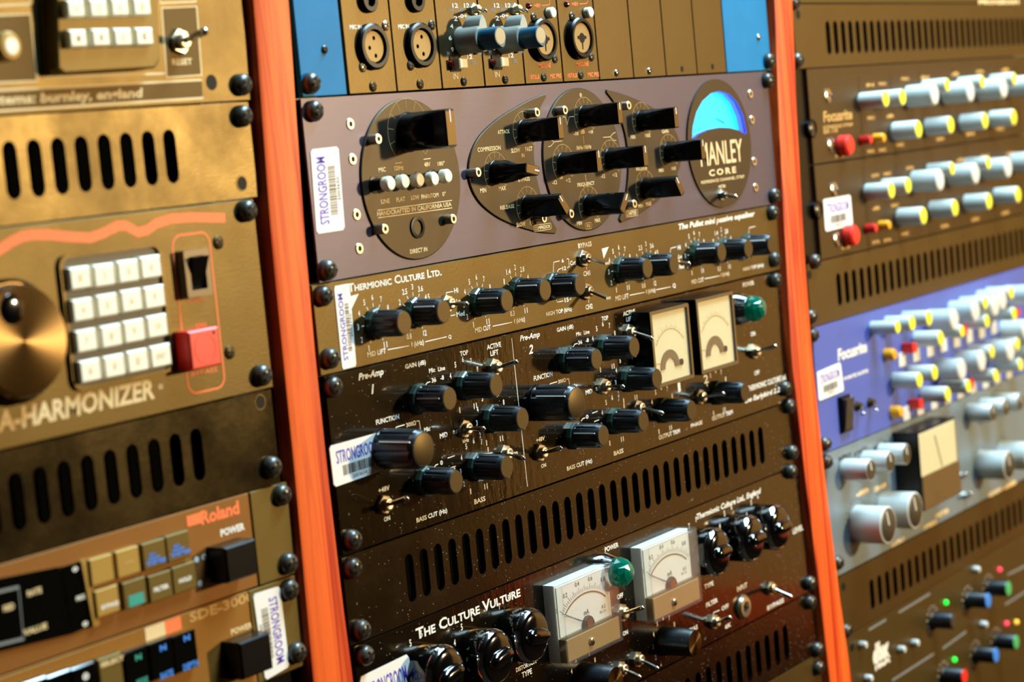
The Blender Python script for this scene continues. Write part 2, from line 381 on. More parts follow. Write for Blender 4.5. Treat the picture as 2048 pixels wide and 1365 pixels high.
def knob(u, px, py, R=7.0, L=19.5, ang=0.0, skirt=True, line=True):
    x, d = at(px, py, L); k = (R, L, skirt); a = math.radians(ang)
    o = link('knob', cached(('knob',)+k, lambda: fluted(R, L, skirt), 'knob_black'), u.e, u.loc(x, d), a)
    link('knob_cap', cached(('knob_cap',)+k, lambda: MB().lathe([(R*.80, L-.4), (R*.80, L+.15), (R*.77, L+.3), (0, L+.3)], 32), 'knob_cap'), o)
    if skirt: link('skirt', cached(('skirt',)+k, lambda: MB().loft([(circ(R*1.16, 10), 0), (circ(R*1.16, 10), 2.6), (circ(R*1.04, 10), 3.3)]), 'knob_skirt', 20), o)
    if line: link('pointer_line', cached(('pointer_line',)+k, lambda: MB().box(-.35, .35, -R*1.01, -R*.92, 4.5, L-1.4), 'print_white'), o)
    return x, d
def barknob(u, px, py, R, L, ang, t=.42):
    x, d = at(px, py, L); n = 40
    def sec(k): return [(max(-k, min(k, R*math.cos(2*math.pi*(i+.5)/n))), R*math.sin(2*math.pi*(i+.5)/n)) for i in range(n)]
    def mk(): return MB().loft([(circ(R*1.05, n, a0=math.pi/n), 0), (circ(R*1.05, n, a0=math.pi/n), 1.2), (sec(R), 1.5), (sec(R), L*.30), (sec(R*.86), L*.42), (sec(R*.66), L*.55), (sec(R*t), L*.72), (sec(R*t), L-.6), (sec(R*t*.85), L)])
    o = link('bar_knob', cached(('bar_knob', R, L), mk, 'bar_knob', 25), u.e, u.loc(x, d), math.radians(ang))
    link('lit_end_face', cached(('lit_end_face', R, L), lambda: MB().box(-R*t*.85, R*t*.85, -R*.86, R*.86, L-.1, L+.12), 'bar_knob_lit_end'), o)
    link('pointer_line', cached(('pointer_line_b', R, L), lambda: MB().box(-.35, .35, -R*.95, -R*.30, L+.05, L+.25), 'print_white'), o)
    return x, d
def capknob(u, px, py, R, L, body, cap, ang=0, skirt=0, flare=1.0, pointer=False, name='knob'):
    x, d = at(px, py, L); k = (R, L, body, cap, skirt)
    def mk():
        b = MB(); pr_ = ([(R*skirt, 0), (R*skirt, 1.4), (R*1.02, 2.0)] if skirt else [(R, 0)]); b.lathe(pr_+[(R, 2.4), (R*flare, L-.6), (R*flare*.95, L)], 28); return b
    o = link(name, cached(('capknob',)+k, mk, body), u.e, u.loc(x, d), math.radians(ang))
    link('knob_cap', cached(('kcap',)+k, lambda: MB().lathe([(R*.9, L-.3), (R*.9, L+.1), (R*.84, L+.5), (0, L+.6)], 28), cap), o)
    if pointer: link('pointer_line', cached(('kpt',)+k, lambda: MB().box(-.6, .6, -R*.8, 0, L+.5, L+.7), 'print_white'), o)
    return x, d
def dial(u, x, d, labels, r=11.5, r0=8.4, r1=10.4, W=2.2, H=3.0, col='print_white', ticks=True, step=30, start=-150, only=None):
    for i, t in enumerate(labels):
        a = math.radians(start+step*i); sx, sd = math.sin(a), -math.cos(a)
        if ticks and t is not None: u.linem([(x+sx*r0, d+sd*r0), (x+sx*r1, d+sd*r1)], .42, col)
        if t: u.Tm(t, x+sx*(r+1.7), d+sd*(r+1.7), W*(.62*len(t) if t != '1' else .4), H, col)
def sticker(u, pts, out=.35,  vertical=False, txt='STRONGROOM', num='2003650', wide=True):
    # pts: paper corners in reading order TL, TR, BR, BL (pixels)
    q = [(x-u.x, d-u.d) for x, d in quad(pts, out)]
    def mp(a, b): 
        t = [q[0][k]*(1-a)+q[1][k]*a for k in (0, 1)]; e = [q[3][k]*(1-a)+q[2][k]*a for k in (0, 1)]
        return (t[0]*(1-b)+e[0]*b, t[1]*(1-b)+e[1]*b)
    c = .035; pl = [mp(c, 0), mp(1-c, 0), mp(1, 2*c), mp(1, 1-2*c), mp(1-c, 1), mp(c, 1), mp(0, 1-2*c), mp(0, 2*c)]
    o = u.part('sticker', MB().prism(pl, .03, out), 'paper_white', u.x, u.d, smooth=0, label='white asset sticker with purple lettering and a barcode')
    vs, fs = glyphs(txt, .012)
    link('sticker_lettering', MB().add([(mp(.1+.8*a, .16+.32*b)[0], out+.08, mp(.1+.8*a, .16+.32*b)[1]) for a, b in vs], fs).mesh('sticker_lettering', 'print_purple', 0), o)
    b = MB(); t = .2
    while t < .78:
        w = random.choice((.006, .009, .016)); b.add([(*(lambda z: (z[0], out+.08, z[1]))(mp(*k)),) for k in ((t, .55), (t+w, .55), (t+w, .8), (t, .8))], [(0, 1, 2, 3)]); t += w+random.choice((.007, .012))
    vs, fs = glyphs(num); b.add([(mp(.36+.28*a, .83+.1*c_)[0], out+.08, mp(.36+.28*a, .83+.1*c_)[1]) for a, c_ in vs], fs)
    link('barcode', b.mesh('barcode', 'print_dark', 0), o)
    return o
def fit(x0, x1, u0, u1):                                # keep a panel clear of the wooden uprights
    ds = [UH*(u0+(u1-u0)*i/8) for i in range(9)]
    for l, r in EDGES:
        lo, hi = min(l(d) for d in ds), max(r(d) for d in ds); m = (lo+hi)/2
        if abs(x1-lo) < 25 and x0 < m: x1 = min(x1, lo-.25)
        if abs(x0-hi) < 25 and x1 > m: x0 = max(x0, hi+.25)
    return x0, x1
def panel(u, x0, x1, u0, u1, m, slots=None, gap=.35, th=1.3, name='front_panel'):
    d0, d1 = u0*UH+gap, u1*UH-gap; x0, x1 = fit(x0, x1, u0, u1)
    if slots:
        mb = MB().plate([(x0-u.x, d0-u.d), (x1-u.x, d0-u.d), (x1-u.x, d1-u.d), (x0-u.x, d1-u.d)], [[(x-u.x, d-u.d) for x, d in sl] for sl in slots], -th, 0)
    else: mb = MB().box(x0-u.x, x1-u.x, d0-u.d, d1-u.d, -3, 0, 0, .35)
    return u.part(name, mb, m, u.x, u.d, smooth=0 if slots else 35)

# ------------------------------------------------------------------ side wall of the room, right of the racks (mirrored in the glossy panels)
mat('warm_plaster', (196, 154, 92), .8, var=.06, nscale=6, bump=.1, bscale=60)
mat('reflection_red', (245, 70, 24), .5, var=.25, nscale=8, stretch=(1, .1, 1))  # colour of the band added for its red reflection
def struct(name, mb, m):
    o = bpy.data.objects.new(name, mb.mesh(name, m, 0)); scene.collection.objects.link(o); o.location = (0, 0, 0); o['kind'] = 'structure'; return o
mat('dark_fabric', (24, 20, 16), .9, var=.3, nscale=200, spec=.1)
mat('dark_carpet', (30, 22, 16), .9, var=.3, nscale=120, spec=.1)
ZB = Z0/S
def room(n, x0, x1, d0, d1, o0, o1, m): o = struct(n, MB().box(x0, x1, d0, d1, o0, o1), m); return o
room('floor', -2500, 2600, 0, 60, -700, 3600, 'dark_carpet')
room('ceiling', -2500, 2600, -2660, -2600, -700, 3600, 'dark_fabric')
room('wall_back', -2500, 2600, -2600, 0, -760, -700, 'dark_fabric')
room('wall_front', -2500, 2600, -2600, 0, 3600, 3660, 'dark_fabric')
room('wall_left', -2560, -2500, -2600, 0, -700, 3600, 'dark_fabric')
room('wall_right', 2500, 2600, -2600, 0, -700, 1750, 'warm_plaster')
room('red_reflection_band', 2480, 2500, -352, -282, -700, 1750, 'reflection_red')  # unseen band added and sized for its red reflection in the lower panels
room('dark_reflection_band', 2485, 2500, -282, 0, -700, 1750, 'dark_fabric')  # unseen dark band added so the reflection below the red stays dark
room('trim_2', 2500, 2600, -2600, 0, 1750, 3600, 'dark_fabric')
# ------------------------------------------------------------------ the wooden rack
rack = Unit('equipment_rack', 'studio equipment rack of orange wood uprights holding three bays of gear', 'rack', 0, 12*UH)
EDGES = []
def upright(left, right, o1=4.5, back=-90):
    # left/right: front edge stations (pixels) from top to bottom; the plank is slightly bowed
    L_ = [at(a, b, o1) for a, b in left]; R_ = [at(a, b, o1) for a, b in right]
    def itp(P, d):
        for i in range(len(P)-1):
            if d <= P[i+1][1] or i == len(P)-2:
                t = (d-P[i][1])/(P[i+1][1]-P[i][1]); return P[i][0]+(P[i+1][0]-P[i][0])*t
    EDGES.append((lambda d: itp(L_, min(max(d, L_[0][1]), L_[-1][1])), lambda d: itp(R_, min(max(d, R_[0][1]), R_[-1][1]))))
    vs = []; fs = []; ds = [-3.2*UH+i*(15.4*UH)/44 for i in range(45)]; r = 2.2
    for d in ds:
        q = min(max(d, L_[0][1]), L_[-1][1]); a = itp(L_, q); b = itp(R_, min(max(d, R_[0][1]), R_[-1][1]))
        vs += [(a, back, d), (a, o1-r, d), (a+r*.3, o1-r*.3, d), (a+r, o1, d), (b-.8, o1, d), (b, o1-.8, d), (b, back, d)]
    n = 7
    for k in range(len(ds)-1):
        for i in range(n): j = (i+1) % n; fs.append((k*n+i, k*n+j, (k+1)*n+j, (k+1)*n+i))
    fs += [tuple(range(n)), tuple((len(ds)-1)*n+i for i in range(n))]
    mb = MB(); mb.add([(x-rack.x, o, d-rack.d) for x, o, d in vs], fs); return rack.part('upright', mb, 'orange_wood', rack.x, rack.d, smooth=40)
upright([(507, 0), (525, 240), (543, 480), (567, 720), (591, 960), (612, 1200), (627, 1365)],
        [(579.4, 0), (595.2, 240), (612, 480), (633.4, 720), (659, 960), (686.8, 1200), (708.6, 1365)])
upright([(1550, 0), (1559, 240), (1571, 480), (1584, 720), (1612, 960), (1642, 1200), (1661, 1365)],
        [(1585.5, 0), (1594.6, 240), (1607.8, 480), (1625.6, 720), (1651, 960), (1681, 1200), (1704.5, 1365)])
for x in (-45, 8, 478, 530):
    rack.part('mounting_rail', MB().box(x-14-rack.x, x+14-rack.x, -3.2*UH-rack.d, 12*UH-rack.d, -7, -4), 'rubber_black', rack.x, rack.d, smooth=0)
rack.part('dark_backing', MB().box(-700, 1160, -3.2*UH-rack.d, 0, -94, -90), 'void', rack.x, rack.d, smooth=0)  # added black sheet that makes the rack interior look dark
rack.done()

def vent_unit(label, x0, x1, u0, first, last, n, w, m='satin_steel', extra=(0, 0), dtop=None):
    u = Unit('vent_panel', label, 'vent panel', x0, (u0+1)*UH)
    (xa, d0), (xb, d1) = at(*first[0]), at(*first[1]); (xc, e0), (xd, e1) = at(*last[0]), at(*last[1])
    a, b = (xa+xb)/2, (xc+xd)/2; t0 = (d0+e0)/2; t1 = (d1+e1)/2; p = (b-a)/(n-1)
    panel(u, x0, x1, u0, u0+1, m, [stadium(a+p*i, t0, t1, w) for i in range(-extra[0], n+extra[1]) if x0+6 < a+p*i < x1-6], th=1.3 if x0 < 400 else .6)
    u.part('blackout_sheet', MB().box(14, x1-x0-14, -UH+3, -3, -16, -14), 'void', u.x, u.d, smooth=0)  # added black sheet keeping light out so the slots look black
    return u
LW = 482.6
# ================================================================== LEFT BAY
# keypad unit
x1 = at(494, 100)[0]; u = Unit('keypad_delay_unit', 'gold-lit unit with a raised keypad, toggle and white outlined boxes, top of the left bay', 'rack unit', x1-LW, 0)
panel(u, x1-LW, x1, -2, 0, 'processor_face')
def keybox(pts, o, m): return u.part('keypad_housing', MB().prism([(x-u.x, d-u.d) for x, d in quad(pts, o)], 0, o, 0, 1.0), m, u.x, u.d)
kb = keybox([(110, -120), (315, -118), (322, 120), (312, 136), (127, 147), (116, 138)], 7.5, 'button_olive')
def key(px, py, w, h, o0, o1, m='ivory', name='key', par=None, ch=.9):
    x, d = at(px, py, o1); kx, kd = sc(px, py, o1); W, H = w/kx/2, h/kd/2
    ob = u.part(name, MB().box(-W, W, -H, H, o0, o1, 0, ch), m, x, d); return ob
def keytext(t, px, py, o1, h, col='print_brown'):
    u.T(t, px, py, h*.5*len(t), h, col, out=o1)
for (px, py), t in zip(((153, 17), (198, 16), (241, 14), (285, 13), (157.5, 77), (203, 75), (247, 74), (290, 73)), '456-.0CE'):
    key(px, py, 36, 36, 7.5, 11); keytext(t, px, py, 11, 14, 'print_cream' if t in '456-' else 'print_brown')
for px, py in ((148, -44), (193, -45), (236, -46), (280, -47)): key(px, py, 36, 36, 7.5, 11)
W = 1.0
u.line([(323, 16), (393, 13), (403, 150), (333, 155)], W, 'print_cream', closed=True)
u.line([(320, 6), (392, 3), (388, -60), (315, -60)], W, 'print_cream', closed=True)
u.line([(-60, 33), (60, 28), (74, 162), (-60, 168)], W, 'print_cream', closed=True)
u.line([(-60, 14), (60, 8), (56, -60), (-60, -60)], W, 'print_cream', closed=True)
u.line([(80, -60), (90, 155), (330, 147)], W, 'print_cream')
u.line([(-60, 184), (403, 160), (406, 196), (-60, 226)], W, 'print_cream', closed=True)
for pts in ([(-60, 184), (403, 160), (406, 196), (-60, 226)], [(323, 16), (393, 13), (403, 150), (333, 155)], [(-60, 33), (60, 28), (74, 162), (-60, 168)]):
    u.part('printed_box', MB().prism([(x-u.x, d-u.d) for x, d in quad(pts, 0)], 0, .08), 'box_brown', u.x, u.d, smooth=0)
u.T('systems: burnley, england', 128, 196, 330, 26, 'print_cream', bold=.02, shear=.15)
u.T('RESET', 364, 123.5, 40, 13, 'print_cream', bold=.02)
toggle(u, 368, 82, 408, 63, 16, 5.2, 'brass', 'nickel', ball=2.0)
x, d = at(22, 92, 14)
o = u.part('rotary_knob', MB().lathe([(7.5, 0), (7.5, 2), (6, 3), (6, 13), (5, 14), (0, 14.2)], 20), 'button_tan', x, d); link('knob_cap', MB().lathe([(3.4, 14), (3.4, 14.5), (0, 14.6)], 16).mesh('knob_cap', 'ivory'), o)
hole(u, 423, 165, 3.6, False)
rack_screw(u, 496, 168)
u.done()
# ventilation panel
x1 = at(506, 300)[0]
u = vent_unit('olive steel vent panel with long slots below the keypad unit, left bay', x1-LW, x1, 0, ((19, 285), (28, 401)), ((337, 255), (346.5, 367)), 8, 7.7, extra=(18, 0))
rack_screw(u, 497, 231); hole(u, 483.5, 367, 3.2)
u.done()
# pitch processor
x1 = at(527, 590)[0]; u = Unit('pitch_processor', 'gold-olive pitch processor with red wave stripe, white keypad, jog wheel and red button', 'rack unit', x1-LW, 3*UH)
panel(u, x1-LW, x1, 1, 3, 'processor_face')
wave = [(-140, 560), (-60, 520), (0, 499), (22, 484), (45, 473), (65, 470), (100, 470), (140, 474), (180, 476), (205, 467), (235, 452), (252, 452), (275, 465), (293, 461), (312, 447), (340, 438), (385, 435), (450, 436)]
u.line(wave, 4.4, 'print_orange')
hx, hd = at(49, 683, 9)
o = u.part('jog_wheel', MB().lathe([(25.5, 0), (25.5, 2.5), (24.2, 3.2), (23.2, 3.2), (23.0, 7.5), (22.2, 9), (0, 9)], 64), 'wheel_metal', hx, hd)
fx, fd = at(24, 619, 9)
link('finger_dimple', MB().lathe([(6.2, 9.0), (6.2, 9.1), (5.6, 9.5), (4, 9.9), (2, 10.1), (0, 10.1)], 28, fx-hx, fd-hd).mesh('finger_dimple', 'knob_gloss'), o)
fr = quad([(118, 512), (323, 484), (350, 742), (147, 786)], 1.5); fr = [(x-u.x, d-u.d) for x, d in fr]
xa = (fr[0][0]+fr[3][0])/2; xb = (fr[1][0]+fr[2][0])/2; da = (fr[0][1]+fr[1][1])/2; db = (fr[2][1]+fr[3][1])/2
u.part('keypad_frame', MB().plate(rrect(xa, xb, da, db, 5), [rrect(xa+1.6, xb-1.6, da+1.6, db-1.6, 4)], 0, 1.6), 'satin_steel', u.x, u.d)
u.part('keypad_bed', MB().prism(rrect(xa+1.6, xb-1.6, da+1.6, db-1.6, 4), 0, .3), 'print_dark', u.x, u.d)
ks = [(512, 495), (665, 477), (817, 452), (962, 425), (530, 697), (685, 668), (838, 638), (985, 615), (553, 893), (710, 863), (855, 832), (1003, 800), (577, 1085), (730, 1055), (878, 1022), (1025, 990)]
for (a, b), t in zip(ks, ['1', '2', '3', '^', '4', '5', '6', 'v', '7', '8', '9', 'CE', '.', '0', '-', 'ENT']):
    px, py = a/3.175, 400+b/3.175
    key(px, py, 41, 44, .3, 4.2, 'button_white', ch=.7); keytext(t, px, py, 4.2, 12 if len(t) > 1 else 15, 'print_cream')
rr = quad([(343, 474), (419, 462), (448, 776), (377, 788)], 0)
xa = (rr[0][0]+rr[3][0])/2; xb = (rr[1][0]+rr[2][0])/2; da = (rr[0][1]+rr[1][1])/2; db = (rr[2][1]+rr[3][1])/2
u.linem(rrect(xa, xb, da, db, 5), .9, 'print_orange', closed=True)
# rocker switch
x, d = at(392, 546, 3); o = u.part('rocker_switch', MB().plate(rrect(-8, 8, -10.5, 10.5, 1), [rrect(-5, 5, -7.5, 7.5, .6)], 0, 4.5), 'meter_frame', x, d)
link('rocker', MB().add([(-4.8, 0, -7.3), (4.8, 0, -7.3), (4.8, 0, 7.3), (-4.8, 0, 7.3), (-4.8, 7.5, -7.2), (4.8, 7.5, -7.2), (4.8, 3.6, 3), (-4.8, 3.6, 3), (4.8, 2.4, 7.2), (-4.8, 2.4, 7.2)], [(0, 1, 2, 3), (4, 5, 6, 7), (7, 6, 8, 9), (0, 4, 7, 9, 3), (1, 5, 6, 8, 2), (0, 1, 5, 4), (3, 2, 8, 9)]).mesh('rocker', 'rubber_black', 0), o)
x, d = at(411, 697, 9); o = u.part('push_button', MB().box(-9.5, 9.5, -8.6, 8.6, 0, 9, 0, .8), 'red_plastic', x, d, label='red square push button')
link('button_dish', MB().plate(circ(6.8, 28), [circ(6.3, 28)], 8.9, 9.15).mesh('button_dish', 'red_plastic'), o)
link('indicator', MB().lathe([(.8, 9), (.8, 9.1), (0, 9.1)], 10, 6.2, -6.2).mesh('indicator', 'recess_black'), o)
u.T('POWER', 391, 601, 30, 8, 'print_orange'); u.T('BYPASS', 402, 650, 22, 8, 'print_orange'); u.T('BYPASS', 408, 744, 52, 9, 'print_orange')
small_screw(u, 439, 485, 3.2, 'satin_steel'); small_screw(u, 462, 705, 3.2, 'satin_steel')
u.T('ULTRA-HARMONIZER', 108, 821, 421, 43, 'print_cream', bold=.022, shear=.12); u.T('®', 321, 774, 10, 11, 'print_cream')
rack_screw(u, 506, 421); rack_screw(u, 536, 751)
u.done()
# second vent panel
x1 = at(551, 870)[0]
u = vent_unit('dark scratched vent panel between the pitch processor and the brown delay, left bay', x1-LW, x1, 3, ((29.7, 947), (40.6, 1064)), ((389, 855.6), (401.6, 961)), 9, 7.4, extra=(18, 0), m='vent_worn')
hole(u, 520, 805, 3.2); rack_screw(u, 556, 935)
u.done()
# brown delay unit
x1 = at(583, 1070)[0]
xe = at(497, 990)[0]
u = Unit('delay_unit', 'brown delay unit with olive and tan block buttons and a black power key, left bay', 'delay unit', x1-LW, 5*UH)
panel(u, x1-LW+36, xe, 4, 5, 'brown_face')
xr = fit(-500, x1, 4, 5)[1]-u.x
u.part('rack_ear', MB().box(xe+.3-u.x, xr, -UH+.35, -.35, -3, .6, 0, .4), 'ear_olive', u.x, u.d)
P = lambda a, b: (a/3.2, 1000+b/3.2)
def bkey(a, b, w, h, o1, m, o0=0, name='block_button', ch=.5):
    px, py = P(a, b); return key(px, py, w/3.2, h/3.2, o0, o1, m, name, ch=ch)
for a, b, m in ((655, 450, 'button_tan'), (690, 650, 'button_tan'), (822, 400, 'button_tan'), (866, 598, 'button_olive'), (990, 350, 'button_olive'), (1030, 555, 'button_olive'), (1142, 300, 'button_olive'), (1182, 500, 'button_olive')):
    bkey(a, b, 148, 172, 3.2, m)
u.part('slider_slot', MB().prism([(x-u.x, d-u.d) for x, d in quad([P(395, 430), P(540, 390), P(600, 800), P(465, 860)], 1)], 0, 1), 'display_glass', u.x, u.d, smooth=0)
u.part('trim_strip', MB().prism([(x-u.x, d-u.d) for x, d in quad([P(520, 395), P(555, 380), P(640, 800), P(600, 815)], 2)], 0, 2), 'button_tan', u.x, u.d, smooth=0)
for a, b in ((985, 350), (1140, 295)):
    for k, w in ((0, 40), (1, 75), (2, 130)): px, py = P(a+k*12-10, b+k*24); u.T(('DELAY', 'MOD', 'TIME')[k], px, py, w/3.2, 7, 'print_blue', out=3.2, bold=.03)
for t, a, b, w, c in (('FILTER', 1032, 565, 95, 'print_white'), ('HOLD', 1185, 510, 80, 'print_white'), ('BYPASS', 705, 675, 110, 'print_white'), ('ON', 825, 402, 60, 'print_gold')):
    px, py = P(a, b); u.T(t, px, py, w/3.2, 9, c, out=3.2, bold=.03)
px, py = P(872, 640); x, d = at(px, py, 3.2); u.part('button_mark', MB().box(-4.5, 4.5, -2.4, 2.4, 3.2, 3.4), 'print_teal', x, d, smooth=0)
for a, b in ((480, 445), (520, 625), (545, 795)): px, py = P(a, b); u.T('o' if b != 625 else 'MOD', px, py, 11 if b != 625 else 20, 10, 'print_white', out=1, bold=.03)
bkey(1550, 392, 192, 225, 11.5, 'rubber_black', name='power_key', ch=.8)
px, py = P(1375, 85); u.T('Roland', 440, 1026, 76, 28, 'print_orange', bold=.03)
x, d = at(388, 1040); u.part('brand_mark', MB().box(-4.6, 4.6, -2.4, 2.4, 0, .15), 'print_orange', x, d, smooth=0)
u.T('POWER', 465, 1060, 48, 15, 'print_white', bold=.03)
for t, a, b in (('ON', 1322, 362), ('OFF', 1345, 515)):
    px, py = P(a, b); u.T(t, px, py, 20, 11, 'print_white', bold=.02); px, py = P(a-65, b+22); x, d = at(px, py); u.part('printed_dot', MB().lathe([(1.4, 0), (1.4, .15), (0, .16)], 12), 'print_white', x, d)
# display window with silver bezel
q = [(x-u.x, d-u.d) for x, d in quad([P(-700, 640), P(375, 430), P(465, 860), P(-640, 1130)], 1.2)]
u.part('display_window', MB().prism(q, 0, 1.2), 'display_glass', u.x, u.d, smooth=0)
u.line([P(-700, 755), P(118, 560), P(150, 890), P(-690, 1095)], 1.3, 'print_grey', out=2.0)
for t, a, b, w in (('FEED', 55, 690, 70), ('RATE', 220, 590, 90), ('VALUE', 225, 830, 150)): px, py = P(a, b); u.T(t, px, py, w/3.2, 12, 'print_cream', out=1.2, bold=.02)
rack_screw(u, 575, 991); rack_screw(u, 588, 1128)
u.done()
# second delay unit
x1 = at(610, 1250)[0]
u = Unit('delay_unit', 'tan delay unit with black block buttons lettered in blue, bottom of the left bay', 'delay unit', x1-LW, 6*UH)
panel(u, x1-LW+36, x1-36, 5, 6, 'tan_face')
xr = fit(-500, x1, 5, 6)[1]-u.x
u.part('rack_ear', MB().box(LW-36.2, xr, -UH+.35, -.35, -3, .5, 0, .4), 'ear_olive', u.x, u.d)
for i, (a, b) in enumerate(((545, 1180), (715, 1120), (880, 1075), (1040, 1020), (1190, 975), (390, 1230), (235, 1275))):
    bkey(a, b, 150, 240, 3.6, 'display_glass' if i != 1 else 'button_olive', ch=.6)
for t, a, b, w, h, c in (('N', 1043, 948, 40, 12, 'print_blue'), ('N', 1195, 885, 40, 12, 'print_blue'), ('RATE', 1068, 1118, 80, 13, 'print_blue'), ('DEPTH', 1220, 1060, 95, 13, 'print_blue'), ('N', 885, 1008, 38, 12, 'print_teal'), ('o', 548, 1132, 40, 14, 'print_white'), ('SELECT', 718, 1035, 150, 10, 'print_cream'), ('MODE', 910, 1160, 70, 12, 'print_teal')):
    px, py = P(a, b); u.T(t, px, py, w/3.2, h, c, out=3.6, bold=.03)
x, d = at(*P(1107, 805)); u.part('brand_mark', MB().box(-5, 5, -3, 3, 0, .15), 'print_orange', x, d, smooth=0)
x, d = at(*P(993, 845)); u.part('brand_mark', MB().box(-6, 6, -3, 3, 0, .15), 'print_cream', x, d, smooth=0)
u.T('SDE-3000', 444, 1214, 128, 20, 'print_gold', bold=.02)
px, py = P(1545, 825); u.T('POWER', px, py, 42, 12, 'print_cream', bold=.02)
bkey(1645, 1000, 195, 235, 11.5, 'rubber_black', name='power_key', ch=.8)
sticker(u, [(560, 1173), (579, 1334), (531, 1362), (506, 1190)], out=1.0)
rack_screw(u, 590, 1181); rack_screw(u, 605, 1307)
u.done()
# ================================================================== MIDDLE BAY
# modular chassis with blue cheeks
u = Unit('module_chassis', 'module chassis with blue end cheeks, top of the middle bay', 'chassis', 6.9, 0)
c0, c1 = fit(6.9, 489, -3, 0)
u.part('side_cheek', MB().box(c0-6.9, 40.0-6.9, -3*UH, -.4, -3, 0, 0, .3), 'cheek_blue', u.x, u.d)
u.part('side_cheek', MB().box(424.8-6.9, c1-6.9, -3*UH, -.4, -3, 0, 0, .3), 'cheek_blue', u.x, u.d)
u.part('module_tray', MB().box(33, 418, -3*UH, -.5, -30, -5), 'void', u.x, u.d, smooth=0)
small_screw(u, 651.5, 98.7, 2.1, 'dark_cap'); small_screw(u, 1519, 74, 2.0)
rack_screw(u, 634, 165); rack_screw(u, 1548, 121)
u.done()
XM = [41.6+38.25*i for i in range(11)]
def module(i, name, label, m='module_metal', group=None):
    u = Unit(name, label, 'module', XM[i], 0, group)
    u.part('faceplate', MB().box(.45, 37.8, -3*UH+.4, -.5, -3, 0, 0, .3), m, u.x, u.d); return u
def xlr(u, px, py, tx, ty):
    x, d = at(px, py, 2)
    o = u.part('xlr_socket', MB().loft([(circ(11.6, 36), 0), (circ(11.6, 36), 2.2), (circ(10.6, 36), 3), (circ(8.6, 36), 3), (circ(8.4, 36), .4)], 0, True, True), 'rubber_black', x, d)
    link('contact_insert', cached('contact_insert', lambda: MB().plate(circ(7.6, 32), [circ(1.15, 12, .6, -4.2), circ(1.15, 12, -3.4, .6), circ(1.15, 12, .9, 4.6)], 1, 1.6), 'meter_bronze'), o)
    x, d = at(tx, ty, 2); u.part('line_jack', MB().loft([(circ(6.4, 28), 0), (circ(6.2, 28), 2.4), (circ(5.6, 28), 3), (circ(3.4, 28), 3), (circ(3.2, 28), .3)]), 'rubber_black', x, d)
u = module(0, 'input_module', 'gold module with a three-pin socket, next to the left blue cheek')
xlr(u, 749, 93, 739, 0); small_screw(u, 773.6, 51, 2.6, 'brass'); small_screw(u, 728, 134, 2.6, 'brass'); small_screw(u, 748.5, 173, 2.6, 'satin_steel'); u.T('MIC IN', 711, 54, 24, 9, bold=.03); u.done()
u = module(1, 'input_module', 'gold module with a three-pin socket, beside the equaliser module')
xlr(u, 844.6, 90, 834, 0); small_screw(u, 866, 50, 2.6, 'dark_cap'); small_screw(u, 823.6, 131, 2.6, 'dark_cap'); small_screw(u, 843, 168, 2.6, 'satin_steel'); u.T('MIC IN', 807, 53, 22, 9, bold=.03); u.done()
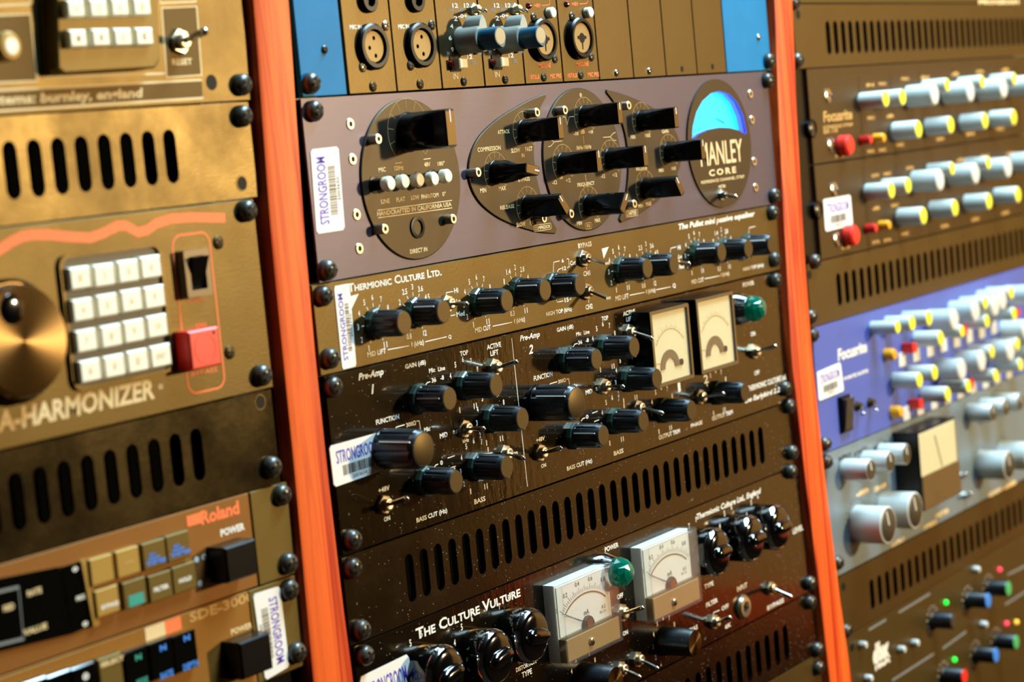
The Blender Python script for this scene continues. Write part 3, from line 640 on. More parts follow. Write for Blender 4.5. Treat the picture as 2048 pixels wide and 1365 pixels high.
def eqmodule(i, label, ox, oy, k):
    u = module(i, 'equaliser_module', label)
    f = lambda x, y: (ox+(x-923)*k, oy+(y-127)*k)      # offsets from the white button of the module
    cx, cy = at(*f(1000.5, 72), 25)
    def wing(R, w, n=36, tip=1.75):                      # round body with one pointer fin (up) 
        p = []
        for j in range(n):
            a = 2*math.pi*j/n; r = R
            g = math.atan2(math.sin(a+math.pi/2), math.cos(a+math.pi/2))
            if abs(g) < w: r = R*(1+(tip-1)*(1-abs(g)/w)**.7)
            p.append((r*math.cos(a), r*math.sin(a)))
        return p
    o = u.part('gain_knob', MB().loft([(circ(7.6, 36), 0), (circ(7.6, 36), 3), (wing(7.2, .5), 4), (wing(7.2, .5), 13.2), (wing(6.9, .45), 14)]), 'marconi_grey', cx, cy, ang=math.radians(8))
    link('set_screw', MB().tube((2, 7, 6.2), (2.4, 7, 7.6), 1.3, 1.3).mesh('set_screw', 'recess_black'), o)
    o2 = link('frequency_knob', MB().loft([(wing(5.2, .6, 36, 1.3), 13), (wing(5.2, .6, 36, 1.3), 24.2), (wing(4.9, .6, 36, 1.25), 25)]).mesh('frequency_knob', 'marconi_blue'), o, (0, 0, 0), math.radians(150))
    link('knob_cap', MB().lathe([(4.3, 24.8), (4.3, 25.1), (0, 25.2)], 28).mesh('knob_cap', 'parchment'), o2)
    toggle(u, *f(955, 18), *f(971, 22), 13, 3.2, 'brass', 'nickel', ball=1.1)
    for t, x, y, w, h, c in (('12', 910, 11, 11, 9, 'print_white'), ('12', 933, 11, 11, 9, 'print_white'), ('160', 902, 20, 10, 7, 'print_grey'), ('180', 921, 20, 10, 7, 'print_grey'), ('240', 940, 21, 10, 7, 'print_grey'), ('2', 911, 37, 7, 10, 'print_white'), ('-0+', 925, 32, 18, 8, 'print_white'),
                             ('4', 903, 52.6, 6, 9, 'print_white'), ('6', 900, 76, 6, 9, 'print_white'), ('9', 905, 99, 6, 9, 'print_white'), ('12', 939, 113.6, 10, 9, 'print_white'), ('30', 896, 107, 6, 7, 'print_grey'), ('40', 905, 115, 6, 7, 'print_grey'), ('300', 959, 106, 8, 7, 'print_grey'), ('100', 947, 125, 8, 8, 'print_grey'), ('IN', 911, 152.6, 10, 12, 'print_white')):
        u.T(t, *f(x, y), w*k, h*k, c, bold=.005)
    x, d = at(*f(925, 127), 5); o = u.part('push_button', MB().box(-3.6, 3.6, -2.6, 2.6, 0, 6, 0, .5), 'ivory', x, d)
    link('button_bezel', MB().plate(rrect(-4.6, 4.6, -4.4, 3.8, .4), [rrect(-3.7, 3.7, -2.8, 2.8, .2)], 0, .5).mesh('button_bezel', 'recess_black', 0), o)
    x, d = at(*f(903, 127.5), 1); u.part('indicator', MB().lathe([(1.9, 0), (1.8, 1), (1.2, 2), (0, 2.3)], 14), 'lamp_dull_red', x, d)
    small_screw(u, *f(930, 163), 2.4, 'dark_cap'); u.done()
eqmodule(2, 'equaliser module with grey and blue stacked knob, its indicator beside the three-pin socket', 923, 127, 1.0)
eqmodule(3, 'equaliser module with grey and blue stacked knob, next to the combo socket', 1006, 124, .975)
def premodule(i, label, jx, jy, bx, by, s1, s2, s3, ox, oy):
    u = module(i, 'preamp_module', label)
    x, d = at(jx, jy, 3)
    o = u.part('combo_socket', MB().loft([(circ(12, 40), 0), (circ(12, 40), 3.2), (circ(11, 40), 4.4), (circ(9.4, 40), 4.4), (circ(9.2, 40), 3)]), 'rubber_black', x, d)
    link('contact_insert', cached('combo_insert', lambda: MB().lathe([(8.4, 2.9), (8.4, 3.3), (0, 3.35)], 32), 'meter_bronze'), o)
    link('jack_opening', cached('jack_opening', lambda: MB().lathe([(2.9, 3.3), (2.9, 3.45), (0, 3.46)], 20).prism([(-.7, 2), (.7, 2), (.4, 6.5), (-.4, 6.5)], 3.3, 3.45).box(-4.6, 4.6, -1.2, .6, 3.3, 3.45), 'recess_black'), o)
    x, d = at(bx, by, 3); u.part('latch_button', MB().lathe([(3.1, 0), (3.1, 3), (2.6, 3.6), (0, 3.8)], 20), 'ivory', x, d)
    for q in (s1, s2): small_screw(u, *q, 2.5, 'screw_black')
    small_screw(u, *s3, 2.4, 'dark_cap')
    for t, x, y, w, h in (('MIC/LINE', ox, oy, 24, 9), ('1073LB', ox-20, oy+23, 19, 9), ('MIC PRE', ox+22, oy+21, 22, 9), ('+48V', ox-15, oy-120, 13, 8)): u.T(t, x, y, w, h, 'print_orange', bold=.01)
    u.line([(ox-6, oy-120), (ox+8, oy-121), (ox+10, oy-124), (ox+9, oy-140)], .4, 'print_orange')
    x, d = at(ox-29.5, oy-120, 1); u.part('indicator', MB().lathe([(1.9, 0), (1.8, 1), (1.2, 2), (0, 2.3)], 14), 'lamp_dull_red', x, d)
    u.done()
premodule(4, 'preamp module with round combo socket partly behind the blue knob', 1089, 79, 1106, 25, (1069.6, 34), (1112, 117.6), (1090, 154.5), 1089, 131)
premodule(5, 'preamp module with round combo socket fully visible, next to the blank modules', 1163, 76, 1181, 24.6, (1146, 32), (1185, 114), (1164, 150), 1164.5, 128)
for i, lab, q in ((6, 'plain gold blank module beside the combo sockets, bright bottom screw', (1235.5, 146)), (7, 'plain gold blank module with bright screw, second after the combo sockets', (1301, 142)), (8, 'plain gold blank module with dark hole, third after the combo sockets', (1364, 138)), (9, 'plain gold blank module with dark hole, touching the right blue cheek', (1425, 133.4))):
    u = module(i, 'blank_module', lab, group='blank modules in the chassis')
    if i < 8: small_screw(u, *q, 2.1)
    else: hole(u, *q, 1.9, False)
    u.done()

# ---- channel strip with grey discs
xl = 5.1
u = Unit('channel_strip', 'mauve brushed channel strip with dark discs, bar knobs and glowing blue meter', 'channel strip', xl, 2*UH)
winp = ((1384, 277), (1386, 252), (1393, 224), (1405, 202), (1422, 187), (1440, 182), (1459, 188), (1475, 205), (1487, 232), (1494, 265), (1490, 269), (1479, 261), (1460, 256), (1440, 255), (1420, 259), (1400, 268), (1390, 277))
win = [at(a, b, 1.1) for a, b in winp]
panel(u, xl, 488, 0, 2, 'mauve_aluminium', [win])
CD = UH; DT = 1.1
def disc(name, poly): return u.part(name, MB().prism([(x-u.x, d-u.d) for x, d in poly], 0, DT, 0, .4), 'disc_grey', u.x, u.d, smooth=25)
DC = [at(824, 360, DT)[0]+.6, at(1165.5, 320, DT)[0]+.9, at(1439, 290, DT)[0]+1.2]
R = 41.0
disc('control_disc', circ(R, 96, DC[0], CD)); disc('control_disc', circ(R, 96, DC[1], CD))
def smooth(p, k=4):
    o = []
    for i in range(len(p)-1):
        a, b, c, e = p[max(i-1, 0)], p[i], p[i+1], p[min(i+2, len(p)-1)]
        for j in range(k):
            t = j/k; o.append(tuple(.5*((2*b[q])+(c[q]-a[q])*t+(2*a[q]-5*b[q]+4*c[q]-e[q])*t*t+(3*b[q]-a[q]-3*c[q]+e[q])*t**3) for q in (0, 1)))
    return o+[p[-1]]
outer = [(212, 5.6), (197, 8.2), (180.8, 12.2), (163.7, 17.4), (147.5, 24.6), (138, 32.4), (133, 41.2), (133, 51), (140, 61), (154, 69.7), (170.4, 75.9), (191, 81.4), (209, 84)]
inner = [(211, 82), (203, 71.5), (198, 60), (195.6, 50), (195.2, 40), (196.6, 31), (200.2, 22), (205.4, 13), (212.5, 7)]
cres = smooth(outer)+smooth(inner); mid = DC[1]-.3
disc('control_disc', cres)
disc('control_disc', [(2*mid-x, d) for x, d in cres])
# meter disc with a cut-out window
mx = DC[2]
o = u.part('meter_disc', MB().plate([(x-u.x, d-u.d) for x, d in circ(R, 96, mx, CD)], [[(x-u.x, d-u.d) for x, d in win]], 0, DT), 'disc_grey', u.x, u.d, smooth=25)
wl = [(x-u.x, d-u.d) for x, d in win]
link('window_rim', MB().loft([(wl, -4.5), (wl, DT-.1)], 0, False, False).mesh('window_rim', 'rim_spill_glow', 0), o)
link('meter_face', MB().prism(wl, -5, -4.5).mesh('meter_face', 'meter_glow', 0), o)
nd = [(x-u.x, d-u.d) for x, d in quad([(1433, 237), (1449, 246)], -3.8)]
link('needle', MB().tube((nd[0][0], -3.8, nd[0][1]), (nd[1][0], -3.8, nd[1][1]), .3, .4).mesh('needle', 'print_black'), o)
for q in ((902, 256, 9.8, 28, 0), (1121, 256, 6.3, 25, 0), (1065, 339, 6.3, 25, 102), (1128, 408.5, 6.3, 25, -38), (1240, 226, 6.3, 25, 0), (1198, 322, 6.3, 25, 0), (1291, 312, 6.3, 25, 0), (1249, 406, 6.3, 25, 38), (1352.5, 235, 6.3, 25, 0), (1406, 299, 6.3, 25, 0), (1359.5, 372, 6.3, 25, -32)):
    x, d = barknob(u, *q)
    r = q[2]*1.75; c = 'print_gold'
    u.linem([(x+r*math.cos(a), d+r*math.sin(a)) for a in [math.radians(135+270*i/40) for i in range(41)]], .22, c, o=DT+.1)
    for i in range(11):
        a = math.radians(135+27*i); u.linem([(x+r*.72*math.cos(a), d+r*.72*math.sin(a)), (x+r*math.cos(a), d+r*math.sin(a))], .2, c, o=DT+.1)
for px, py in ((783, 367), (811.5, 363), (841, 359.5), (870.5, 357.7), (897.4, 352)):
    x, d = at(px, py, 12); o = u.part('push_button', cached('push_button', lambda: MB().lathe([(3.5, 7.6), (3.6, 8), (3.6, 11.2), (3.0, 12), (0, 12.1)], 24), 'ivory'), x, d)
    link('shaded_shaft', cached('shaded_shaft', lambda: MB().lathe([(4.4, DT), (4.4, DT+.5), (3.0, DT+.6), (3.0, 7.8)], 24), 'rubber_black'), o)  # black shaft paints in the shade on the white button's sides
for px, py in ((701.8, 248), (706.4, 318.5), (714.6, 429.5), (720, 497.4)): socket_screw(u, px, py, 2.9, .6, 'brass')
for px, py in ((1502, 188), (1505, 239.6), (1509.5, 323), (1512.5, 375)): socket_screw(u, px, py, 2.9, .7, 'brass')
for px, py in ((757.7, 278), (771, 458), (907.7, 438), (1075, 225), (957.5, 345), (1089, 437), (1131, 220.4), (1143.7, 428), (1258.4, 211), (1270, 408)): socket_screw(u, px, py, 2.6, 6.5, 'brass')
x, d = at(834, 455, DT); o = u.part('instrument_jack', MB().loft([(circ(5.6, 28), DT-.4), (circ(5.6, 28), DT+.8), (circ(4.4, 28), DT+.9), (circ(3.9, 28), DT+.9), (circ(3.8, 28), 0.5)]), 'rubber_black', x, d)
toggle(u, 1448.6, 389.6, 1470, 393, 14, 3.6, 'nickel', 'nickel', ball=1.6)
G = 'print_cream'
for t, x, y, w, h in (('LINE', 770.5, 402.6, 17, 9), ('FLAT', 801, 399, 17, 9), ('LOW', 830, 395, 16, 9), ('PHANTOM', 859.5, 392, 34, 9), ('0°', 887.7, 388, 7, 9), ('48V', 854, 329, 12, 9), ('180°', 882, 327, 14, 9), ('MIC', 764, 339.5, 14, 9), ('120Hz', 797.4, 336, 18, 9), ('HANDCRAFTED IN CALIFORNIA USA', 830, 418, 148, 9), ('DIRECT IN', 837, 501, 34, 9),
    ('ATTACK', 1007, 263.6, 24, 8), ('COMPRESSION', 978, 297.7, 46, 9), ('SLOW', 1031, 301, 18, 9), ('FAST', 1057.4, 298, 14, 9), ('IN', 1045.6, 311, 6, 8), ('BYPASS', 1047.7, 359, 23, 8), ('MIN', 966, 381, 12, 9), ('MAX', 1004.5, 376.7, 14, 9), ('RELEASE', 1014, 414, 28, 8), ('SLOW', 1041.5, 449, 18, 9), ('FAST', 1066.5, 445, 14, 9), ('COMPRESSOR', 1084.7, 455, 31, 7),
    ('0', 1161, 190, 4, 8), ('-10', 1152, 267.7, 9, 7), ('dB', 1165, 263.6, 8, 8), ('+10', 1181, 264, 9, 7), ('1kHz-10kHz', 1167.6, 294.5, 29, 8), ('FREQUENCY', 1171.7, 368.8, 34, 9), ('-12', 1109, 365, 9, 8), ('dB', 1121.7, 354.4, 7, 8), ('+12', 1135.8, 361, 9, 8), ('-12', 1205.7, 352.4, 8, 8), ('+12', 1229, 350, 9, 8), ('MIN', 1158.5, 446.4, 10, 8), ('MAX', 1194.8, 440.8, 11, 8), ('EQ', 1176.7, 452, 7, 7),
    ('MIN', 1265.7, 274, 9, 8), ('MAX', 1295, 271, 11, 8), ('GAIN', 1330, 263, 13, 7), ('MIN', 1322, 341, 9, 7), ('MAX', 1347, 337, 9, 7), ('RELEASE', 1283, 337, 22, 7), ('MIN', 1281, 412, 9, 7), ('MAX', 1297, 408, 11, 8), ('LIMITER', 1263.4, 427, 20, 8), ('METER', 1444, 373, 14, 6)):
    u.T(t, x, y, w, h, G, out=DT, bold=.004)
for a, b in (((1072, 449), (1098, 446)),): pass
def rbox(px, py, w, h):
    x, d = at(px, py, DT); kx, kd = sc(px, py, DT); u.linem(rrect(x-w/kx/2, x+w/kx/2, d-h/kd/2, d+h/kd/2, 1.2), .25, G, o=DT+.12, closed=True)
rbox(1084.7, 455, 35, 12); rbox(1176.7, 452, 13, 12); rbox(1263.4, 427, 24, 12)
u.line([(755, 421), (903.5, 401)], .4, G, out=DT); u.line([(756, 436), (904, 416)], .4, G, out=DT)
u.line([(847, 319), (861, 317)], .4, G, out=DT); u.line([(790, 327), (804, 325)], .3, G, out=DT)
u.line([(1166, 272), (1167.5, 288)], .3, G, out=DT); u.line([(1170, 349), (1172, 362)], .3, G, out=DT)
u.line([(1096, 294), (1102, 292), (1108, 284), (1124, 282)], .3, G, out=DT); u.line([(1101, 280), (1108, 284)], .3, G, out=DT)
u.line([(1206, 275), (1220, 274), (1226, 267), (1231, 265)], .3, G, out=DT); u.line([(1220, 274), (1227, 281), (1232, 281)], .3, G, out=DT)
u.line([(1125, 234), (1130, 234), (1134, 249), (1138, 234), (1148, 233)], .3, G, out=DT)
u.T('MANLEY', 1443, 305, 84, 46, G, out=DT, bold=-.004); u.T('CORE', 1445, 343, 54, 13, G, out=DT, bold=.02, sp=1.4); u.T('REFERENCE CHANNEL STRIP', 1446, 359, 86, 6, G, out=DT)
sticker(u, [(633.5, 468.5), (621, 299), (677, 292.7), (690, 460)])
for q in ((640, 221), (667.6, 540), (1545, 160), (1558, 391)): rack_screw(u, *q)
u.done()

# ---- passive equaliser
xl = -1.2
u = Unit('equaliser_unit', 'golden-brown one-row equaliser with black fluted knobs and chrome toggles', 'equaliser', xl, 3*UH)
panel(u, xl, 486, 2, 3, 'equaliser_face')
full = ['1', '2', '3', '4', '5', '6', '7', '8', None, None, '11']
frq = ['0.8', None, None, '2', '2.5', '3', '3.6', '4.5', None, None, '12']
frc = ['0.3', None, None, '1', '1.4', '2', '2.8', '4', None, None, '11']
KD = [(808, 646, 95, full), (887, 623.3, -60, frq), (1013.6, 601.8, -70, full), (1090, 580.6, -60, frc), (1160, 570, -75, None), (1294.6, 537, -150, full), (1348, 529, -60, frq), (1443, 505, -60, full), (1496.5, 497.6, 150, frc), (1543, 489, -60, None)]
for px, py, a, lb in KD:
    x, d = knob(u, px, py, 6.9, 18.5, a)
    if lb: dial(u, x, d, lb)
T = u.T
T('Thermionic Culture Ltd.', 792, 559.5, 186, 17, bold=.012, caps=True)
for t, x, y, w, h in (('Hi', 912, 581, 8, 10), ('Lo', 916.6, 602.5, 8, 9), ('Med', 920.8, 628, 16, 10), ('MID LIFT', 753, 706, 37, 10), ('f (kHz)', 834.8, 688.5, 25, 13), ('Q', 899.5, 674.6, 6, 9), ('MID CUT', 965.5, 658, 31, 10), ('f (kHz)', 1038.7, 642, 22, 12), ('HIGH TOP (kHz)', 1118, 624.6, 51, 11), ('BYPASS', 1169.4, 490, 27, 10), ('CH1', 1173, 547, 13, 10), ('CH2', 1177.8, 613.7, 14, 10),
                      ('6', 1125, 521.7, 4, 8), ('12', 1128, 537, 7, 8), ('Cut', 1145.5, 526, 11, 9), ('15', 1133, 600, 8, 9), ('MID LIFT', 1243.8, 594.9, 26, 10), ('f (kHz)', 1301, 583.4, 19, 11), ('Q', 1348, 572, 6, 10), ('MID CUT', 1395, 562, 24, 9), ('f (kHz)', 1449.5, 549.7, 17, 10), ('HIGH TOP (kHz)', 1506.6, 535.7, 41, 9), ('Hi', 1358, 495, 6, 9), ('Lo', 1360, 513, 7, 8), ('Med', 1362, 534, 12, 8)):
    T(t, x, y, w, h, bold=.01)
T('The Pullet mini passive equaliser', 1435.5, 442, 152, 15, shear=.2, bold=.015)
for pts in (((775, 700), (818, 692)), ((850, 684), (893, 674)), ((985, 653), (1024, 645)), ((1259, 591), (1289, 585)), ((1312, 580), (1341, 574)), ((1409, 558), (1439, 552)), ((892, 594), (892, 586), (906, 583)), ((901, 632), (910, 630)), ((1106, 545), (1107, 525), (1119, 522)), ((1114, 545), (1117, 539), (1123, 537)), ((1133, 518), (1137, 518), (1138, 534), (1134, 536)), ((1111, 596), (1114, 605), (1126, 602)), ((1139, 599), (1142, 599), (1141, 594)), ((1172, 532), (1173, 539)), ((1177, 598), (1177, 606)), ((1340, 506), (1341, 497), (1352, 494)), ((1497, 468), (1498, 456), (1510, 453))):
    u.line(pts, .45)
u.part('printed_emblem', MB().prism([(x-u.x, d-u.d) for x, d in quad([(1203, 498), (1217, 494), (1207, 518)], 0)], 0, .15), 'print_white', u.x, u.d, smooth=0)
u.part('printed_emblem', MB().prism([(x-u.x, d-u.d) for x, d in quad([(700, 593), (717, 588), (703, 618)], 0)], 0, .15), 'print_white', u.x, u.d, smooth=0)
toggle(u, 901.5, 607.4, 932.5, 608.6, 16, 4.4, 'brass', 'nickel'); toggle(u, 1352, 525, 1377, 528, 16, 4.4, 'brass', 'nickel')
toggle(u, 1174, 516.7, 1214.6, 527, 18, 4.6, 'nickel', 'nickel', flat=True); toggle(u, 1179, 582.7, 1217, 596.6, 18, 4.6, 'nickel', 'nickel', flat=True)
sticker(u, [(685, 740), (668, 573), (699, 567), (713, 733)])
for q in ((659, 591.5), (673, 717), (1555, 425), (1559, 519)): rack_screw(u, *q)
u.done()

# ---- two channel preamp
xl = 1.0
u = Unit('preamp_unit', 'glossy black two-channel preamp with fluted knobs, two square meters and green lamp', 'preamp', xl, 5*UH)
panel(u, xl, 486, 3, 5, 'gloss_black')
full2 = ['1', '2', '3', '4', '5', '6', '7', '8', None, None, '11']
for q in ((899, 798, 7, 20, -80), (992, 771, 7, 20, 150), (1044.7, 838, 7, 20, 150), (912, 964, 7, 20, 15), (1013.4, 935, 7, 20, 150), (1192.8, 718.7, 7, 20, -75), (1268, 694.5, 7, 20, 150), (1313.7, 757.8, 7, 20, 150), (1206.5, 871.8, 7, 20, -70), (1286.5, 842.7, 7, 20, 150), (1383, 821, 7, 20, 150), (1490, 785.6, 7, 20, 150)):
    x, d = knob(u, q[0], q[1], q[2], q[3], q[4])
    if q[4] == 150: dial(u, x, d, full2, r=12.2, ticks=False)
for q in ((847, 899), (1153, 806)): knob(u, q[0], q[1], 10.2, 25, -60, skirt=False)
for q in ((996, 735, 1031.5, 724.6), (936, 858, 966, 858), (1017, 908, 1045.6, 917), (776, 1010, 812.7, 998), (1265.4, 664.6, 1302, 677), (1214, 772.8, 1245, 774), (1087.3, 906, 1120, 896.8), (1282.5, 816.4, 1323.4, 827), (1515, 703.5, 1550, 693), (1406.5, 794.4, 1446, 788)): toggle(u, *q, 16.5)
T = u.T
for t, x, y, w, h in (('GAIN (dB)', 830.8, 730.6, 41, 12), ('Mic', 863.8, 741, 12, 9), ('Line', 882.7, 737.5, 14, 9), ('36', 867.4, 760.6, 9, 9), ('-8', 884, 756, 7, 9), ('TOP', 927.8, 706.6, 16, 10), ('ACTIVE', 987.6, 692, 28, 10), ('LIFT', 988.5, 706, 16, 10), ('FUNCTION', 775, 839.4, 46, 10), ('300Ω', 821.8, 848.4, 19, 9), ('Mic', 854, 859, 12, 9), ('MID', 887, 871, 15, 10), ('0.8', 910.4, 864.3, 10, 8), ('kHz', 931.4, 881.7, 12, 7), ('0', 882.7, 926, 5, 9), ('+48V', 767.7, 979, 22, 10), ('ON', 773.7, 1038, 12, 9), ('BASS CUT (Hz)', 863.8, 1032.5, 61, 12), ('BASS', 959.4, 1001, 22, 10), ('80', 1031, 908, 8, 8),
                      ('GAIN (dB)', 1130, 658, 33, 11), ('Mic', 1157, 668, 10, 8), ('Line', 1173, 664.6, 11, 8), ('36', 1160, 685, 8, 8), ('-8', 1174, 681, 6, 8), ('TOP', 1209.5, 637, 13, 9), ('ACTIVE', 1258, 625.6, 24, 9), ('LIFT', 1259, 638, 14, 9), ('FUNCTION', 1086, 753, 37, 10), ('300Ω', 1123.4, 762, 15, 8), ('Mic', 1149, 772, 10, 8), ('MID', 1177.5, 784, 13, 9), ('0.8', 1195.5, 778, 8, 8), ('0', 1174, 834, 5, 8), ('+48V', 1080.7, 879, 17, 9), ('ON', 1086.8, 931.7, 10, 8), ('BASS CUT (Hz)', 1159, 931, 50, 11), ('BASS', 1237, 904.7, 19, 9),
                      ('OUTPUT TRIM', 1338.5, 869, 42, 9), ('PHASE', 1393, 848.6, 23, 8), ('OUTPUT TRIM', 1444.6, 831, 41, 9), ('POWER', 1496.7, 568, 22, 9), ('ON', 1505.5, 668, 9, 9), ('OFF', 1513.4, 746, 10, 9), ('1', 1358, 775, 5, 18), ('2', 1411.8, 758.6, 9, 17)):
    T(t, x, y, w, h, bold=.008)
for t, x, y, w, h in (('Pre-Amp', 742, 751, 50, 18), ('1', 745, 778.7, 6, 19), ('Pre-Amp', 1059.6, 674.7, 40, 15), ('2', 1061.4, 699, 9, 18)): T(t, x, y, w, h, bold=.012, shear=.25)
T('THERMIONIC CULTURE Ltd.', 1534, 766, 77, 11, bold=.012); T('the Earlybird 2.2', 1525, 792, 70, 13, shear=.2, bold=.012)
for pts in (((1023, 677), (1054.6, 974)), ((851, 771), (854, 766), (860, 764)), ((791, 858), (792, 855), (809, 850)), ((833, 843), (838, 842), (841, 861)), ((895, 917), (909, 912)), ((899, 937), (911, 933)), ((868, 936), (871, 931), (876, 929)), ((1146, 695), (1149, 689), (1155, 687)), ((1099, 771), (1100, 768), (1114, 764)), ((1133, 759), (1137, 758), (1139, 772)), ((1184, 827), (1195, 823)), ((1188, 844), (1198, 840)), ((1162, 843), (1165, 838), (1170, 836))):
    u.line(pts, .5)
def jewel(px, py, R=8.0, L=15):
    x, d = at(px, py, L)
    o = u.part('pilot_lamp', MB().lathe([(R*1.25, 0), (R*1.25, 3), (R*1.12, 6), (R*1.0, 10), (R*.9, 10), (R*.85, 8)], 32), 'chrome', x, d)
    link('jewel_lens', MB().loft([(circ(R*.95, 12), 8.5), (circ(R*1.02, 12, a0=.26), 12.5), (circ(R*.92, 12), 16), (circ(R*.62, 12, a0=.26), 19), (circ(R*.25, 12), 20.2), (circ(.1, 12), 20.3)]).mesh('jewel_lens', 'jewel_green', 0), o)
jewel(1520, 617, 8.4, 17)
# square meters
def vu(pts, face, dot, o1=12.5):
    q = [(x-u.x, d-u.d) for x, d in quad(pts, o1)]
    xa = (q[0][0]+q[3][0])/2; xb = (q[1][0]+q[2][0])/2; da = (q[0][1]+q[1][1])/2; db = (q[2][1]+q[3][1])/2; f = 2.6
    o = u.part('level_meter', MB().loft([(rrect(xa-f, xb+f, da-f, db+f, 1.2), 0), (rrect(xa-f, xb+f, da-f, db+f, 1.2), o1-.6), (rrect(xa-f+.6, xb+f-.6, da-f+.6, db+f-.6, 1.2), o1), (rrect(xa, xb, da, db, .6), o1), (rrect(xa, xb, da, db, .6), o1-1.5)]), 'rubber_black', u.x, u.d)
    link('meter_bezel', MB().plate(rrect(xa-f+.5, xb+f-.5, da-f+.5, db+f-.5, 1.2), [rrect(xa, xb, da, db, .6)], o1-.1, o1+.4).mesh('meter_bezel', 'meter_frame', 0), o)
    w, h = xb-xa, db-da
    fo = link('meter_face', MB().box(xa, xb, da, db, o1-1.6, o1-1.2).mesh('meter_face', 'meter_cream', 0), o)
    z = o1-1.1; mb = MB(); cx, cy = xa+w*.5, da+h*.84
    for i in range(15):
        a = math.radians(-48+96*i/14); mb.ring([(cx+w*.52*math.sin(a), cy-h*.58*math.cos(a)), (cx+w*.56*math.sin(a), cy-h*(.62 if i % 2 else .65)*math.cos(a))], .35, z)
    mb.ring([(cx+w*.52*math.sin(math.radians(-48+96*i/24)), cy-h*.58*math.cos(math.radians(-48+96*i/24))) for i in range(25)], .5, z)
    mb.ring([(cx-w*.18, cy-h*.1), (xa+w*.06, cy-h*.13)], .5, z+.1)
    link('meter_scale', mb.mesh('meter_scale', 'print_gold', 0), o)
    cx -= w*.06
    ac = [(cx+w*.27*math.cos(math.radians(180+180*i/16)), cy-h*.02+w*.27*math.sin(math.radians(180+180*i/16))) for i in range(17)]; ac += [(cx+(x-cx)*.55, cy-h*.02+(d-cy+h*.02)*.55) for x, d in ac[::-1]]
    link('pivot_cover', MB().prism(ac, z, z+.5).mesh('pivot_cover', 'meter_frame', 0), o)
    dx, dd = at(*dot, o1); link('adjust_screw', MB().lathe([(2.0, z), (2.0, z+.8), (0, z+.9)], 16, dx-u.x, dd-u.d).mesh('adjust_screw', 'recess_black'), o)
    link('meter_window', MB().box(xa, xb, da, db, o1-.5, o1-.2).mesh('meter_window', 'clear_acrylic', 0), o)
vu([(1304, 629), (1372, 615.7), (1385, 752), (1312.7, 768)], 0, (1365, 724)); vu([(1395, 604), (1462, 591), (1472.4, 722.6), (1405, 741.7)], 0, (1453, 697.7))
sticker(u, [(658.6, 893), (761.7, 864.3), (770.7, 939.4), (668.5, 975.5)], num='2003654')
for q in ((678, 774), (717, 1081), (1561, 560), (1581, 778)): rack_screw(u, *q)
u.done()

# ---- vent between preamp and distortion unit
u = vent_unit('glossy dark vent panel with dusty slots above the distortion unit, middle bay', 0, 486, 5, ((815.5, 1109.6), (827.4, 1207)), ((1519, 854), (1526, 926)), 32, 6.8, m='vent_black')
for q in ((717, 1137), (735, 1262), (1588, 813), (1594, 906)): rack_screw(u, *q)
u.done()

# ---- valve distortion unit
u = Unit('distortion_unit', 'black valve distortion unit with two clear milliamp meters and big bakelite knobs', 'rack unit', 1.5, 8*UH)
panel(u, 1.5, 487, 6, 8, 'gloss_black')
def bakelite(px, py, ang=0, R=15.0, L=17):
    x, d = at(px, py, L-2)
    def mk(): return MB().lathe([(R*.97, 0), (R, .8), (R, L-7), (R*.985, L-5.2), (R*.94, L-3.4), (R*.87, L-2.0), (R*.78, L-1.2), (R*.6, L-.7), (R*.3, L-.4), (0, L-.4)], 56)
    o = link('bakelite_knob', cached('bakelite_knob', mk, 'knob_gloss', 60), u.e, u.loc(x, d), math.radians(ang))
    def bar():
        n = 24; b = MB()
        def sec(a, w): return [(a*math.copysign(abs(math.cos(2*math.pi*i/n))**.8, math.cos(2*math.pi*i/n)), w*math.copysign(abs(math.sin(2*math.pi*i/n))**.9, math.sin(2*math.pi*i/n))) for i in range(n)]
        return b.loft([(sec(R*.66, 5.4), L-6), (sec(R*.66, 5.0), L-1.5), (sec(R*.64, 4.4), L+.8), (sec(R*.58, 3.4), L+2.2), (sec(R*.48, 2.0), L+3.0), (sec(R*.3, .6), L+3.2)])
    link('grip_bar', cached('grip_bar', bar, 'knob_gloss', 70), o)
    link('knob_edge', cached('knob_edge', lambda: MB().loft([(circ(R*.99, 56), L-5.2), (circ(R*1.0, 56), L-5.0), (circ(R*.965, 56), L-3.4), (circ(R*.905, 56), L-2.1), (circ(R*.89, 56), L-2.3)], 0, False, False), 'chrome'), o)
    return x, d
for px, py, a in ((897, 1350, -8), (997, 1316, -8), (1070, 1273, 10), (1440, 1105, 0), (1509, 1078, 0), (1561, 1055, 0)):
    x, d = bakelite(px, py, a)
    dial(u, x, d, ['1', '2', '3', '4', '5', '6'] if px not in (1070, 1440) else [None, None, None, None, 'T', 'P'], r=18.5, ticks=False, W=2.6, H=3.6, start=-140, step=28)
